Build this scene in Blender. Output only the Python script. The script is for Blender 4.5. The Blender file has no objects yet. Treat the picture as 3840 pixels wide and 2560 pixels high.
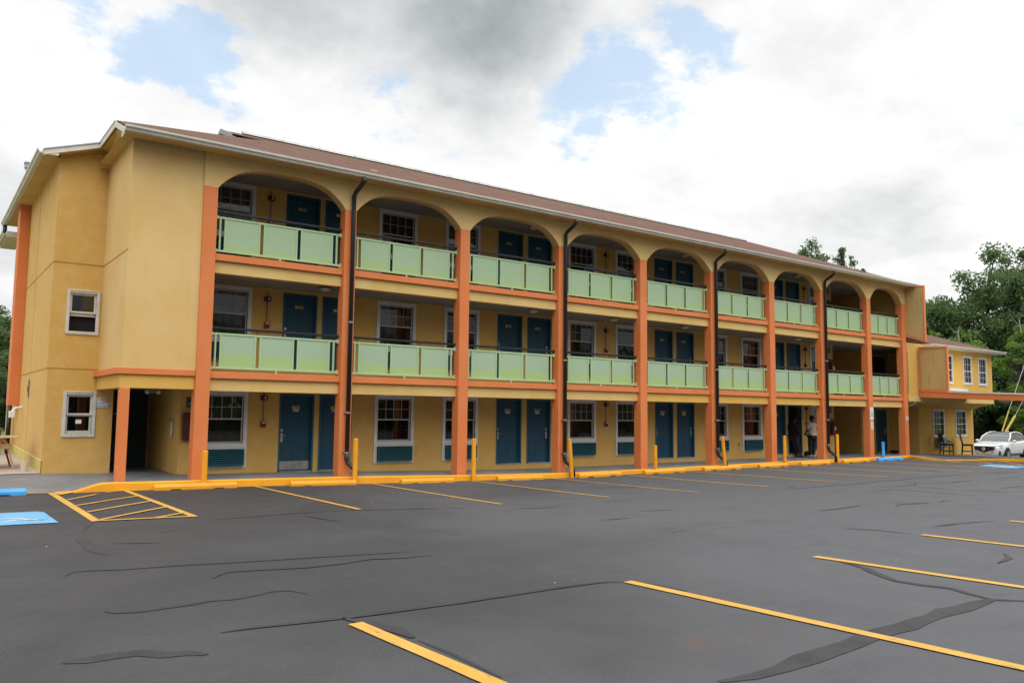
import bpy, math, random
import numpy as np
from mathutils import Vector, Matrix
rnd = random.Random(7)
S = bpy.context.scene
# ---------------------------------------------------------------- camera
cd = bpy.data.cameras.new('Camera'); cam = bpy.data.objects.new('Camera', cd); S.collection.objects.link(cam)
cd.sensor_width = 36; cd.lens = 28.3723; cd.clip_end = 3000; cd.clip_start = 0.1
R_ = Matrix(((0.80351, -0.060868, -0.592172), (-0.595199, -0.064594, -0.800978), (0.010504, 0.996054, -0.08813)))
cam.matrix_world = Matrix.Translation((0, -17.958, 1.7638)) @ R_.to_4x4()
S.camera = cam
# ---------------------------------------------------------------- node helper
class NT:
    def __init__(s, t): s.t = t; s.n = t.nodes; s.l = t.links
    def add(s, ty, ins=None, **kw):
        n = s.n.new(ty)
        for k, v in kw.items(): setattr(n, k, v)
        for k, v in (ins or {}).items():
            sk = n.inputs[k]
            if hasattr(v, 'is_output') or isinstance(v, bpy.types.NodeSocket): s.l.new(v, sk)
            else: sk.default_value = v
        return n
    def math(s, op, a, b=0.0, c=0.0, clamp=False):
        return s.add('ShaderNodeMath', {0: a, 1: b, 2: c}, operation=op, use_clamp=clamp).outputs[0]
    def vmath(s, op, a, b=(0, 0, 0)):
        n = s.add('ShaderNodeVectorMath', {0: a, 1: b}, operation=op)
        return n.outputs[1] if op in ('DOT_PRODUCT', 'LENGTH') else n.outputs[0]
    def ramp(s, v, a, b, c=0.0, d=1.0, smooth=True):
        return s.add('ShaderNodeMapRange', {0: v, 1: a, 2: b, 3: c, 4: d}, interpolation_type='SMOOTHSTEP' if smooth else 'LINEAR').outputs[0]
    def mix(s, f, a, b):
        n = s.add('ShaderNodeMix', None, data_type='RGBA')
        for i, v in ((0, f), (6, a), (7, b)):
            if isinstance(v, bpy.types.NodeSocket): s.l.new(v, n.inputs[i])
            else: n.inputs[i].default_value = v if i == 0 else (v[0], v[1], v[2], 1)
        return n.outputs[2]
    def noise(s, vec, scale, detail=3.0, rough=0.5, out=0):
        return s.add('ShaderNodeTexNoise', {'Vector': vec, 'Scale': scale, 'Detail': detail, 'Roughness': rough}).outputs[out]
# ---------------------------------------------------------------- sky
SUN_EL, SUN_AZ = math.radians(60), math.radians(205)   # azimuth clockwise from +Y: the sun stands behind the camera, a little to its left
W = bpy.data.worlds.new('World'); S.world = W; W.use_nodes = True
t = NT(W.node_tree); t.n.clear()
sky = t.add('ShaderNodeTexSky', None, sky_type='NISHITA', sun_disc=False, sun_elevation=SUN_EL, sun_rotation=SUN_AZ)
co = t.add('ShaderNodeTexCoord').outputs['Generated']
wn = t.add('ShaderNodeVectorMath', {0: t.noise(co, 5.0, 10, .62, out=1), 1: (.5, .5, .5)}, operation='SUBTRACT').outputs[0]
wd = t.vmath('NORMALIZE', t.vmath('ADD', co, t.add('ShaderNodeVectorMath', {0: wn, 'Scale': .16}, operation='SCALE').outputs[0]))
sep = t.add('ShaderNodeSeparateXYZ', {0: co})
zz = t.math('MAXIMUM', t.math('ADD', sep.outputs[2], .30), .08)
pl = t.add('ShaderNodeCombineXYZ', {0: t.math('DIVIDE', sep.outputs[0], zz), 1: t.math('DIVIDE', sep.outputs[1], zz), 2: 0.0}).outputs[0]
def blobs(lst):
    """soft round masses of cloud (or gaps) around given sky directions: radius in degrees, amount"""
    acc = None
    for (d, r, amp) in lst:
        v = Vector(d).normalized()
        q = t.math('DIVIDE', t.math('SUBTRACT', 1.0, t.vmath('DOT_PRODUCT', wd, tuple(v))), 1 - math.cos(math.radians(r)))
        b = t.math('MULTIPLY', t.math('EXPONENT', t.math('MULTIPLY', q, -1.1)), amp)
        acc = b if acc is None else t.math('ADD', acc, b)
    return acc
holes = blobs([((.211, .903, .374), 3.2, .8), ((.235, .887, .395), 2.6, .8), ((.189, .918, .349), 2.4, .5), ((.14, .92, .42), 2.2, .6), ((.422, .83, .364), 2.4, .55), ((.345, .875, .338), 2.0, .45), ((.415, .848, .33), 2.6, .4),
               ((.505, .797, .331), 2.2, .4), ((.645, .668, .362), 3.6, .95), ((.686, .603, .408), 2.6, .8), ((.634, .67, .392), 2.4, .5), ((.703, .572, .423), 2.4, .8), ((.60, .72, .36), 3, .3), ((.72, .60, .36), 2.6, .35),
               ((.271, .897, .35), 2.6, .5), ((.841, .404, .361), 2, .3), ((.89, .32, .33), 2, .3), ((-.5, -.6, .6), 16, .7), ((.8, -.5, .5), 14, .6), ((0, .3, .95), 12, .6)])
darks = blobs([((.511, .736, .450), 5.5, .50), ((.53, .70, .48), 6, .35), ((.46, .76, .44), 7, .20), ((.50, .77, .38), 6, .12), ((.29, .848, .46), 5, .50), ((.35, .81, .48), 5, .3), ((.063, .984, .17), 6, .38), ((.03, .977, .24), 5, .2), ((.866, .461, .195), 5, .26),
               ((.676, .575, .48), 5, .28), ((.353, .849, .394), 5, .14), ((.786, .485, .384), 6, .10), ((.44, .82, .33), 4, .10), ((.72, .62, .27), 7, .10), ((.80, .52, .27), 5, .08), ((-.2, -.8, .5), 25, .3)])
nb = t.noise(pl, 1.7, 9, .6)
nf = t.noise(pl, 5.0, 9, .62)
nh = t.noise(pl, 6.5, 12, .64)
gate = t.ramp(t.math('ADD', nh, t.math('MULTIPLY', t.math('SUBTRACT', t.math('MINIMUM', holes, 1.1), .55), .26)), .46, .62)
cover = t.math('SUBTRACT', 1.0, t.math('MULTIPLY', t.math('MULTIPLY', t.math('MINIMUM', t.math('MULTIPLY', holes, 2.0), 1.0), gate), .66))
br = t.math('SUBTRACT', 1.05, t.math('MULTIPLY', darks, .50))
br = t.math('ADD', br, t.math('MULTIPLY', t.math('SUBTRACT', nf, .5), .46))
br = t.math('ADD', br, t.math('MULTIPLY', t.math('SUBTRACT', nb, .5), .74))
br = t.math('MINIMUM', t.math('MAXIMUM', br, .36), 1.25)
s0 = t.add('ShaderNodeSeparateXYZ', {0: co})      # unseen sky shaped for the light: dimmed low behind the camera, brightened overhead
back = t.ramp(s0.outputs[1], .10, -.30)
lowf = t.ramp(s0.outputs[2], .10, .62, .34, 2.35)
topf = t.ramp(s0.outputs[2], .52, .85, 1.0, 1.55)
br = t.math('MULTIPLY', br, t.math('ADD', t.math('MULTIPLY', back, lowf), t.math('MULTIPLY', t.math('SUBTRACT', 1.0, back), topf)))
ccol = t.mix(t.ramp(br, .45, 1.0), (.86, .92, .96), (1.0, 1.0, 1.0))
cloud = t.add('ShaderNodeVectorMath', {0: ccol, 'Scale': t.math('MULTIPLY', br, 10.0)}, operation='SCALE').outputs[0]
skyc = t.add('ShaderNodeVectorMath', {0: sky.outputs[0], 1: (1.5, 1.65, 1.75)}, operation='MULTIPLY').outputs[0]
skyb = t.mix(.75, skyc, (5.2, 7.8, 10.8))
bg = t.add('ShaderNodeBackground', {'Color': t.mix(cover, skyb, cloud), 'Strength': .1})
t.l.new(bg.outputs[0], t.add('ShaderNodeOutputWorld').inputs[0])
sd = bpy.data.lights.new('Sun', 'SUN'); sd.energy = 1.15; sd.angle = math.radians(40); sd.color = (1, .96, .9)
so = bpy.data.objects.new('Sun', sd); S.collection.objects.link(so)
so.rotation_euler = Vector((-math.sin(SUN_AZ) * math.cos(SUN_EL), -math.cos(SUN_AZ) * math.cos(SUN_EL), -math.sin(SUN_EL))).to_track_quat('-Z', 'Y').to_euler()
so.location = (0, -20, 60)
S.view_settings.view_transform = 'Standard'; S.view_settings.look = 'None'; S.view_settings.exposure = 0; S.view_settings.gamma = 1
S.cycles.use_denoising = True; S.cycles.max_bounces = 7; S.cycles.diffuse_bounces = 4; S.cycles.transparent_max_bounces = 12
# ---------------------------------------------------------------- materials
MATS = {}
def mat(name, col, rough=.7, col2=None, scale=1.5, detail=5, bump=0, bscale=60, metal=0, spec=.4, streak=False, coat=0, thr=(.35, .65), extra=None):
    m = bpy.data.materials.new(name); m.use_nodes = True; t = NT(m.node_tree); t.n.clear()
    o = t.add('ShaderNodeTexCoord').outputs['Object']
    b = t.add('ShaderNodeBsdfPrincipled', {'Roughness': rough, 'Metallic': metal, 'Specular IOR Level': spec, 'Coat Weight': coat})
    c = None
    if col2:
        v = t.vmath('MULTIPLY', o, (1, 1, .25)) if streak else o
        c = t.mix(t.ramp(t.noise(v, scale, detail, .6), thr[0], thr[1]), col, col2)
    else:
        c = t.mix(t.noise(o, scale * 3, 4), tuple(x * .93 for x in col), tuple(min(1, x * 1.06) for x in col))
    if extra: c = extra(t, o, c, b)
    t.l.new(c, b.inputs['Base Color'])
    if bump:
        bp = t.add('ShaderNodeBump', {'Strength': bump, 'Distance': .01, 'Height': t.noise(o, bscale, 3)})
        t.l.new(bp.outputs[0], b.inputs['Normal'])
    t.l.new(b.outputs[0], t.add('ShaderNodeOutputMaterial').inputs[0])
    MATS[name] = m; return m
def stucco_x(t, o, c, b):
    st = t.ramp(t.noise(t.vmath('MULTIPLY', o, (1, 1, .07)), 3.6, 7, .7), .56, .80, 0, .42)
    c = t.mix(st, c, (.36, .26, .09))
    mo = t.ramp(t.noise(o, 2.6, 9, .75), .42, .62, 0, .22); c = t.mix(mo, c, (.70, .52, .26)); sp = t.ramp(t.noise(o, 7, 8, .75), .60, .74, 0, .30)
    return t.mix(sp, c, (.42, .27, .07))
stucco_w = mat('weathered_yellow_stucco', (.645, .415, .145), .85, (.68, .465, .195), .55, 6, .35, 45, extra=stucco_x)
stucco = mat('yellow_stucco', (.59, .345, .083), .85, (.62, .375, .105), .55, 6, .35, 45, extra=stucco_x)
stucco_b = mat('beam_stucco', (.66, .45, .165), .85, (.60, .40, .12), .9, 6, .3, 50, streak=True, extra=stucco_x)
stucco_o = mat('amber_stucco', (.64, .37, .07), .85, (.66, .41, .10), 1.2, 5, .3, 50, streak=True)
def orange_x(t, o, c, b):
    sp = t.ramp(t.noise(t.vmath('MULTIPLY', o, (1, 1, .2)), 4, 6, .7), .6, .76, 0, .4)
    c = t.mix(sp, c, (.50, .16, .06))
    return t.mix(t.ramp(t.noise(o, 15, 6, .8), .66, .72, 0, .7), c, (.70, .33, .18))
orange = mat('orange_paint', (.64, .185, .048), .7, (.67, .205, .068), .8, 5, .25, 35, extra=orange_x)
gutter_m = mat('gutter_paint', (.55, .52, .44), .5, (.48, .45, .37), 2, 4, streak=False)
fascia_m = mat('fascia_paint', (.66, .63, .54), .55, (.60, .57, .48), 2, 4)
soffit_y = mat('yellow_soffit', (.56, .38, .12), .8, (.50, .33, .1), 1.5, 4)
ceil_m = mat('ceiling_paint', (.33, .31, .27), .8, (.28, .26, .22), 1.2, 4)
def roof_x(t, o, c, b):
    s = t.add('ShaderNodeSeparateXYZ', {0: o})
    v = t.add('ShaderNodeCombineXYZ', {0: s.outputs[0], 1: t.math('MULTIPLY', s.outputs[1], 1.08), 2: 0.0}).outputs[0]
    br = t.add('ShaderNodeTexBrick', {'Vector': v, 'Color1': (.15, .088, .064, 1), 'Color2': (.10, .058, .043, 1), 'Mortar': (.14, .07, .055, 1), 'Scale': 1.0, 'Mortar Size': .012, 'Brick Width': .32, 'Row Height': .15, 'Bias': -.1}, offset=.37)
    c = t.mix(.62, c, br.outputs[0])
    return t.mix(t.ramp(t.noise(o, .9, 6, .7), .5, .75, 0, .4), c, (.20, .13, .10))
roof_m = mat('brown_shingles', (.13, .075, .055), .95, (.165, .098, .073), 1.2, 6, .5, 40, spec=.12, extra=roof_x)
blackp = mat('black_pipe', (.012, .012, .013), .35, spec=.5)
rail_m = mat('black_handrail', (.022, .021, .024), .4, (.035, .033, .036), 6)
gframe = mat('light_green_metal', (.36, .52, .27), .5, (.40, .54, .30), 5)
def panel_x(hz, amt):
    def f(t, o, c, b):
        s = t.add('ShaderNodeSeparateXYZ', {0: o})
        h = t.math('ADD', s.outputs[2], t.math('MULTIPLY', t.math('SUBTRACT', t.noise(t.vmath('MULTIPLY', o, (1, 1, .3)), 1.7, 5, .6), .5), .34))
        rn = t.add('ShaderNodeObjectInfo').outputs['Random']; h = t.math('ADD', h, t.math('MULTIPLY', t.math('SUBTRACT', rn, .35), .13))
        o = t.vmath('ADD', o, t.add('ShaderNodeCombineXYZ', {0: t.math('MULTIPLY', rn, 31.0), 1: 0.0, 2: 0.0}).outputs[0])
        m = t.ramp(h, hz - .03, hz + .05, amt, 0)
        c = t.mix(m, c, (.35, .50, .17))
        r = t.ramp(t.noise(t.vmath('MULTIPLY', o, (1, 1, 2)), 9, 5, .7), .60, .68)
        r = t.math('MULTIPLY', r, t.ramp(s.outputs[2], .10, .16, .55, 0))
        c = t.mix(r, c, (.50, .40, .10))
        return t.mix(t.ramp(t.noise(t.vmath('MULTIPLY', o, (1, 1, .05)), 8, 4), .62, .75, 0, .12), c, (.5, .6, .45))
    return f
panel2 = mat('faded_green_panel', (.335, .46, .30), .55, (.355, .475, .32), .9, 4, extra=panel_x(.22, .8))
panel3 = mat('pale_green_panel', (.34, .48, .29), .55, (.36, .49, .31), .9, 4, extra=panel_x(.125, .6))
door_m = mat('blue_door_paint', (.010, .058, .098), .5, (.012, .066, .11), 1.5, 4)
green_door = mat('dark_green_door_paint', (.012, .045, .045), .6)
jamb_m = mat('blue_jamb_paint', (.018, .10, .15), .5)
ac_m = mat('teal_grille_metal', (.016, .095, .115), .4, (.02, .11, .13), 3)
acd_m = mat('grille_recess', (.006, .012, .015), .8)
white_m = mat('white_trim', (.66, .66, .66), .55, (.58, .58, .57), 2.5, 5)
whiteold = mat('worn_white_trim', (.62, .60, .55), .6, (.52, .49, .43), 4, 6, extra=lambda t, o, c, b: t.mix(t.ramp(t.noise(t.vmath('MULTIPLY', o, (1, 1, 4)), 6, 6, .7), .68, .72, 0, .7), c, (.16, .13, .10)))
muntin_m = mat('grey_muntin', (.45, .45, .44), .5)
scr_m = mat('window_screen_frame', (.035, .035, .037), .5)
steel = mat('brushed_steel', (.55, .55, .53), .35, (.42, .42, .41), 8, metal=.9)
curb_m = mat('yellow_kerb_paint', (.83, .37, .012), .5, (.76, .31, .01), 1.2, 6, .15, 60, extra=lambda t, o, c, b: t.mix(t.ramp(t.noise(o, 7, 7, .75), .67, .72, 0, .7), c, (.35, .22, .09)))
stopb_m = mat('blue_stop_paint', (.06, .33, .72), .5, (.08, .38, .76), 2, 5, .15, 60)
walk_m = mat('grey_walkway_paint', (.135, .15, .165), .42, (.19, .205, .22), .9, 6, .15, 60, spec=.45, extra=lambda t, o, c, b: t.mix(t.ramp(t.noise(o, 5, 7, .75), .66, .72, 0, .55), c, (.33, .31, .29)))
conc_m = mat('pale_concrete', (.42, .36, .30), .85, (.36, .31, .26), 1.3, 6, .3, 50)
red_m = mat('red_enamel', (.26, .02, .02), .35)
redd_m = mat('dark_red_enamel', (.09, .012, .01), .4)
pipe_g = mat('galvanised_pipe', (.40, .42, .44), .45, (.33, .35, .37), 5, metal=.6)
clear_m = mat('frosted_dome', (.55, .52, .45), .35)
signw = mat('white_sign_face', (.72, .73, .72), .5)
signk = mat('black_lettering', (.02, .02, .02), .6)
signr = mat('faded_red_lettering', (.42, .05, .07), .6)
signp = mat('faded_pink_field', (.62, .50, .50), .6)
signb = mat('pale_blue_print', (.28, .45, .58), .6)
signg = mat('grey_print', (.25, .30, .30), .6)
sgreen = mat('green_sign_face', (.015, .09, .06), .5)
plate_t = mat('tan_number_plate', (.50, .38, .14), .5)
plate_w = mat('cream_number_plate', (.66, .58, .42), .5)
wood1 = mat('raw_lumber', (.42, .23, .12), .8, (.50, .30, .17), 6, 5, streak=False)
wood2 = mat('dark_stained_lumber', (.10, .035, .03), .7, (.14, .05, .04), 6)
board = mat('plywood_board', (.50, .36, .22), .8, (.44, .30, .18), 3)
chair_w = mat('mahogany_wood', (.045, .012, .010), .35)
chair_s = mat('black_seat_leather', (.018, .018, .022), .45)
rubber = mat('black_rubber', (.012, .012, .013), .8)
sealant = mat('black_sealant', (.024, .024, .026), .7, (.036, .036, .038), 3, 7, .3, 90, extra=lambda t, o, c, b: t.mix(t.ramp(t.noise(o, 14, 8, .75), .50, .64, 0, .75), c, (.038, .038, .041)))
line_m = mat('worn_yellow_line_paint', (.54, .29, .045), .7, (.58, .33, .07), 3, 6, .3, 70, extra=lambda t, o, c, b: t.mix(t.ramp(t.noise(t.vmath('MULTIPLY', o, (6, 1, 1)), 3.5, 9, .82), .55, .63, 0, .7), c, (.13, .085, .04)))
blue_l = mat('pale_blue_paint', (.12, .33, .54), .6, (.15, .37, .58), 3, 5, .2, 70, extra=lambda t, o, c, b: t.mix(t.ramp(t.noise(t.vmath('MULTIPLY', o, (1, 2, 1)), 2.6, 9, .8), .56, .62, 0, .85), c, (.10, .09, .085)))
glyph_m = mat('white_symbol_paint', (.72, .68, .64), .7, (.6, .55, .5), 6)
def asphalt_x(t, o, c, b):
    big = t.ramp(t.noise(o, .16, 5, .6), .35, .65)
    sx0 = t.add('ShaderNodeSeparateXYZ', {0: o}); q = t.math('ADD', t.math('MULTIPLY', sx0.outputs[0], .06), t.math('MULTIPLY', sx0.outputs[1], -.03))
    c = t.mix(t.ramp(t.math('ADD', q, t.math('MULTIPLY', big, .3)), .55, 1.1), c, (.080, .083, .090))
    br = t.ramp(t.noise(t.vmath('MULTIPLY', o, (.25, 1, 1)), .7, 6, .7), .52, .75, 0, .55)
    sx = t.add('ShaderNodeSeparateXYZ', {0: o})
    near = t.ramp(sx.outputs[1], -7.5, -1.5)
    c = t.mix(t.math('MULTIPLY', br, near), c, (.070, .056, .048))
    dk = t.ramp(t.noise(t.vmath('MULTIPLY', o, (.3, 1.2, 1)), .9, 9, .76), .54, .72, 0, .62)
    lt = t.ramp(t.noise(t.vmath('MULTIPLY', o, (.5, 1.6, 1)), 1.7, 9, .8), .56, .74, 0, .5); c = t.mix(lt, c, (.066, .067, .070))
    c = t.mix(dk, c, (.024, .024, .026))
    # rust stain and pale scuffs on the surface
    d = t.vmath('LENGTH', t.vmath('MULTIPLY', t.vmath('SUBTRACT', o, (5.02, -13.95, .1)), (1.5, 2.6, 0)))
    rs = t.math('MULTIPLY', t.ramp(d, .25, .95, 1, 0), t.ramp(t.noise(o, 3.5, 7, .75), .40, .62))
    c = t.mix(t.math('MULTIPLY', rs, .6), c, (.13, .06, .04))
    g = t.ramp(t.noise(o, 95, 3, .6), .45, .75)
    c = t.mix(t.math('MULTIPLY', g, .45), c, (.10, .10, .104)); g2 = t.ramp(t.noise(o, 60, 3, .6), .60, .72); c = t.mix(t.math('MULTIPLY', g2, .6), c, (.018, .018, .019))
    t.l.new(t.ramp(t.noise(o, 1.1, 6, .7), .3, .7, .58, .8), b.inputs['Roughness'])
    return c
asphalt = mat('sealed_asphalt', (.0335, .034, .0365), .6, (.0395, .0395, .042), .8, 6, .6, 130, spec=.35, extra=asphalt_x)
grass_m = mat('mown_grass', (.07, .13, .025), .95, (.12, .17, .04), 1.5, 7, .5, 30)
bark = mat('tree_bark', (.045, .036, .028), .9, (.07, .06, .045), 5, 5)
deadw = mat('dead_branch_bark', (.22, .20, .17), .9)
def leafmat(name, a, b2, transl=.3):
    m = bpy.data.materials.new(name); m.use_nodes = True; t = NT(m.node_tree); t.n.clear()
    o = t.add('ShaderNodeTexCoord').outputs['Object']
    c = t.mix(t.ramp(t.noise(o, .55, 4, .6), .35, .65), a, b2)
    c = t.mix(t.ramp(t.noise(o, 4.0, 2, .6), .4, .7, 0, .5), c, tuple(x * 1.55 for x in b2))
    d = t.add('ShaderNodeBsdfPrincipled', {'Base Color': c, 'Roughness': .55, 'Specular IOR Level': .3})
    tr = t.add('ShaderNodeBsdfTranslucent', {'Color': t.mix(0.5, c, tuple(x * 1.6 for x in b2))})
    mx = t.add('ShaderNodeMixShader', {0: transl, 1: d.outputs[0], 2: tr.outputs[0]})
    t.l.new(mx.outputs[0], t.add('ShaderNodeOutputMaterial').inputs[0]); return m
leaf_d = leafmat('dark_leaves', (.030, .060, .020), (.058, .10, .034))
leaf_m = leafmat('mid_green_leaves', (.065, .115, .040), (.11, .17, .06), .38)
leaf_l = leafmat('bright_green_leaves', (.09, .17, .03), (.15, .24, .04), .4)
def glassmat(name, tint, k):
    m = bpy.data.materials.new(name); m.use_nodes = True; t = NT(m.node_tree); t.n.clear()
    lw = t.add('ShaderNodeFresnel', {'IOR': 1.5})
    gl = t.add('ShaderNodeBsdfGlossy', {'Color': (.95, .97, 1, 1), 'Roughness': .015})
    tr = t.add('ShaderNodeBsdfTransparent', {'Color': (*tint, 1)})
    f = t.math('MULTIPLY', lw.outputs[0], k, clamp=True)
    mx = t.add('ShaderNodeMixShader', {0: f, 1: tr.outputs[0], 2: gl.outputs[0]})
    t.l.new(mx.outputs[0], t.add('ShaderNodeOutputMaterial').inputs[0]); return m
glass = glassmat('window_glass', (.62, .64, .62), 2.0)
glass_s = glassmat('screened_glass', (.30, .31, .30), 1.0)
curtain_m = mat('beige_curtain', (.30, .27, .21), .9, (.24, .21, .16), 3)
sheer_m = mat('sheer_white_curtain', (.62, .62, .60), .9, (.52, .52, .50), 3)
curtain_d = mat('brown_curtain', (.085, .078, .068), .9)
dark_m = mat('dark_interior', (.01, .01, .01), .9)
carp = mat('white_car_paint', (.60, .595, .58), .25, spec=.6, coat=.6)
carg = mat('car_glass', (.05, .065, .07), .08, spec=.8, coat=.5)
carsg = mat('side_glass', (.006, .006, .008), .08, spec=.6)
blk = mat('gloss_black_trim', (.012, .012, .013), .3)
chrome = mat('chrome', (.7, .7, .7), .15, metal=1)
lampg = mat('lamp_lens', (.12, .12, .14), .1, spec=.8)
yplate = mat('yellow_plate', (.62, .42, .10), .5)
skin_d = mat('dark_skin', (.055, .028, .02), .6)
skin_b = mat('brown_skin', (.14, .06, .04), .6)
shirt_m = mat('tan_shirt_cloth', (.46, .38, .30), .9, (.40, .33, .26), 5)
trou_m = mat('black_trousers_cloth', (.008, .010, .010), .9)
darkc = mat('dark_jacket_cloth', (.012, .012, .012), .9)
jean_m = mat('dark_jeans_cloth', (.03, .032, .045), .9)
hair_m = mat('black_hair', (.008, .008, .008), .8)
paper_m = mat('white_paper', (.75, .76, .78), .7)
cup_m = mat('translucent_cup', (.60, .48, .40), .5)
meter_m = mat('grey_meter_paint', (.16, .17, .17), .5)
plyp = mat('yellow_plywood', (.50, .36, .15), .8, (.46, .33, .13), 1.5, 5, extra=lambda t, o, c, b: t.mix(t.ramp(t.noise(t.vmath('MULTIPLY', o, (14, 14, .5)), 1.0, 4), .56, .66, 0, .45), c, (.30, .21, .09)))
guard = mat('yellow_wire_guard', (.36, .27, .03), .5)
wire_m = mat('steel_wire', (.25, .27, .27), .5, metal=.5)
# ---------------------------------------------------------------- mesh builder
class MB:
    def __init__(s): s.v = []; s.f = []; s.m = []; s.mi = 0
    def poly(s, pts):
        i = len(s.v); s.v += [tuple(q) for q in pts]; s.f.append(tuple(range(i, i + len(pts)))); s.m.append(s.mi); return s
    def faces(s, vs, fs):
        i = len(s.v); s.v += [tuple(q) for q in vs]
        for f in fs: s.f.append(tuple(i + k for k in f)); s.m.append(s.mi)
        return s
    def box(s, x0, x1, y0, y1, z0, z1, M=None):
        v = [(x0, y0, z0), (x1, y0, z0), (x1, y1, z0), (x0, y1, z0), (x0, y0, z1), (x1, y0, z1), (x1, y1, z1), (x0, y1, z1)]
        if M is not None: v = [M @ Vector(q) for q in v]
        return s.faces(v, [(0, 3, 2, 1), (4, 5, 6, 7), (0, 1, 5, 4), (1, 2, 6, 5), (2, 3, 7, 6), (3, 0, 4, 7)])
    def extr(s, pts, d, cap=True):
        """polygon pts (3D) extruded by vector d"""
        n = len(pts); d = Vector(d); v = [Vector(q) for q in pts] + [Vector(q) + d for q in pts]
        fs = [(i, (i + 1) % n, n + (i + 1) % n, n + i) for i in range(n)]
        if cap: fs += [tuple(range(n))[::-1], tuple(range(n, 2 * n))]
        return s.faces(v, fs)
    def tube(s, path, r, n=8, cap=True):
        path = [Vector(q) for q in path]; m = len(path); rs = r if isinstance(r, (list, tuple)) else [r] * m
        vs = []; u = None
        for i, q in enumerate(path):
            d = (path[min(i + 1, m - 1)] - path[max(i - 1, 0)]).normalized()
            if u is None: u = d.orthogonal().normalized()
            else: u = (u - d * u.dot(d)); u = u.normalized() if u.length > 1e-6 else d.orthogonal().normalized()
            w = d.cross(u)
            for k in range(n):
                a = 2 * math.pi * k / n; vs.append(q + (u * math.cos(a) + w * math.sin(a)) * rs[i])
        fs = [(i * n + k, i * n + (k + 1) % n, (i + 1) * n + (k + 1) % n, (i + 1) * n + k) for i in range(m - 1) for k in range(n)]
        if cap: fs += [tuple(range(n))[::-1], tuple(range((m - 1) * n, m * n))]
        return s.faces(vs, fs)
    def ball(s, c, rx, ry, rz, nu=12, nv=8, zmin=-1.0, zmax=1.0):
        vs = []; fs = []
        for j in range(nv + 1):
            ph = math.asin(max(-1, min(1, zmin + (zmax - zmin) * j / nv))) if False else (-math.pi / 2 + (math.asin(zmin) + math.pi / 2) + (math.asin(zmax) - math.asin(zmin)) * j / nv)
            for i in range(nu):
                a = 2 * math.pi * i / nu
                vs.append((c[0] + rx * math.cos(ph) * math.cos(a), c[1] + ry * math.cos(ph) * math.sin(a), c[2] + rz * math.sin(ph)))
        for j in range(nv):
            for i in range(nu): fs.append((j * nu + i, j * nu + (i + 1) % nu, (j + 1) * nu + (i + 1) % nu, (j + 1) * nu + i))
        return s.faces(vs, fs)
    def obj(s, name, m, parent=None, smooth=False, bevel=0, loc=None):
        me = bpy.data.meshes.new(name); me.from_pydata(s.v, [], s.f)
        ms = m if isinstance(m, (list, tuple)) else [m]
        for q in ms: me.materials.append(q)
        if len(ms) > 1: me.polygons.foreach_set('material_index', s.m)
        if smooth: me.polygons.foreach_set('use_smooth', [True] * len(me.polygons))
        me.update()
        o = bpy.data.objects.new(name, me); S.collection.objects.link(o)
        if parent: o.parent = parent
        if loc: o.location = loc
        if bevel:
            b = o.modifiers.new('bevel', 'BEVEL'); b.width = bevel; b.segments = 2; b.limit_method = 'ANGLE'
        return o
def thing(name, label, cat, loc=(0, 0, 0), rz=0, group=None):
    o = bpy.data.objects.new(name, None); S.collection.objects.link(o); o.location = loc; o.rotation_euler = (0, 0, rz)
    return tag(o, label, cat, group)
def tag(o, label, cat, group=None):
    o['label'] = label; o['category'] = cat
    if group: o['group'] = group
    return o
def struct(o, kind='structure'): o['kind'] = kind; return o
def dup(o, parent=None, loc=None, rz=None):
    c = o.copy(); S.collection.objects.link(c)
    if parent is not None: c.parent = parent
    if loc is not None: c.location = loc
    if rz is not None: c.rotation_euler = (0, 0, rz)
    for ch in list(o.children): dup(ch, c)
    return c
def text(s, size, m, name, parent, loc, rot, ext=.001):
    cu = bpy.data.curves.new(name, 'FONT'); cu.body = s; cu.size = size; cu.extrude = ext; cu.align_x = 'CENTER'; cu.align_y = 'CENTER'; cu.resolution_u = 3
    to = bpy.data.objects.new(name + '_c', cu); S.collection.objects.link(to)
    bpy.context.view_layer.update()
    me = bpy.data.meshes.new_from_object(to.evaluated_get(bpy.context.evaluated_depsgraph_get()))
    bpy.data.objects.remove(to); me.materials.clear(); me.materials.append(m)
    o = bpy.data.objects.new(name, me); S.collection.objects.link(o); o.parent = parent; o.location = loc; o.rotation_euler = rot
    return o
FR = (math.pi / 2, 0, 0)   # text facing -Y
# ---------------------------------------------------------------- ground heights
GX = [(-80, .14), (3, .14), (6.1, .112), (8.5, .056), (11.7, .0), (15, -.055), (20, -.03), (25.6, -.01), (31, .02), (34, .04), (38, -.02), (43, -.1), (48, -.55), (56, -.75), (300, -.75)]
ZW = [(-30, .33), (2.4, .325), (3.4, .30), (5.1, .276), (8.2, .23), (11.9, .135), (15, .075), (18.6, .077), (25, .113), (31.8, .136), (34.3, .139), (35.6, .11), (38, .08), (40, .04), (43, -.07), (46, -.1)]
def itp(T, x): return float(np.interp(x, [a for a, b in T], [b for a, b in T]))
def sm(q): q = max(0, min(1, q)); return q * q * (3 - 2 * q)
def H(x, y):
    g = itp(GX, x); n = itp([(-80, .10), (30, .10), (60, -.3), (300, -.75)], x)
    return g + (n - g) * sm((-4 - y) / 7)
def zw(x): return itp(ZW, x)
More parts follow.
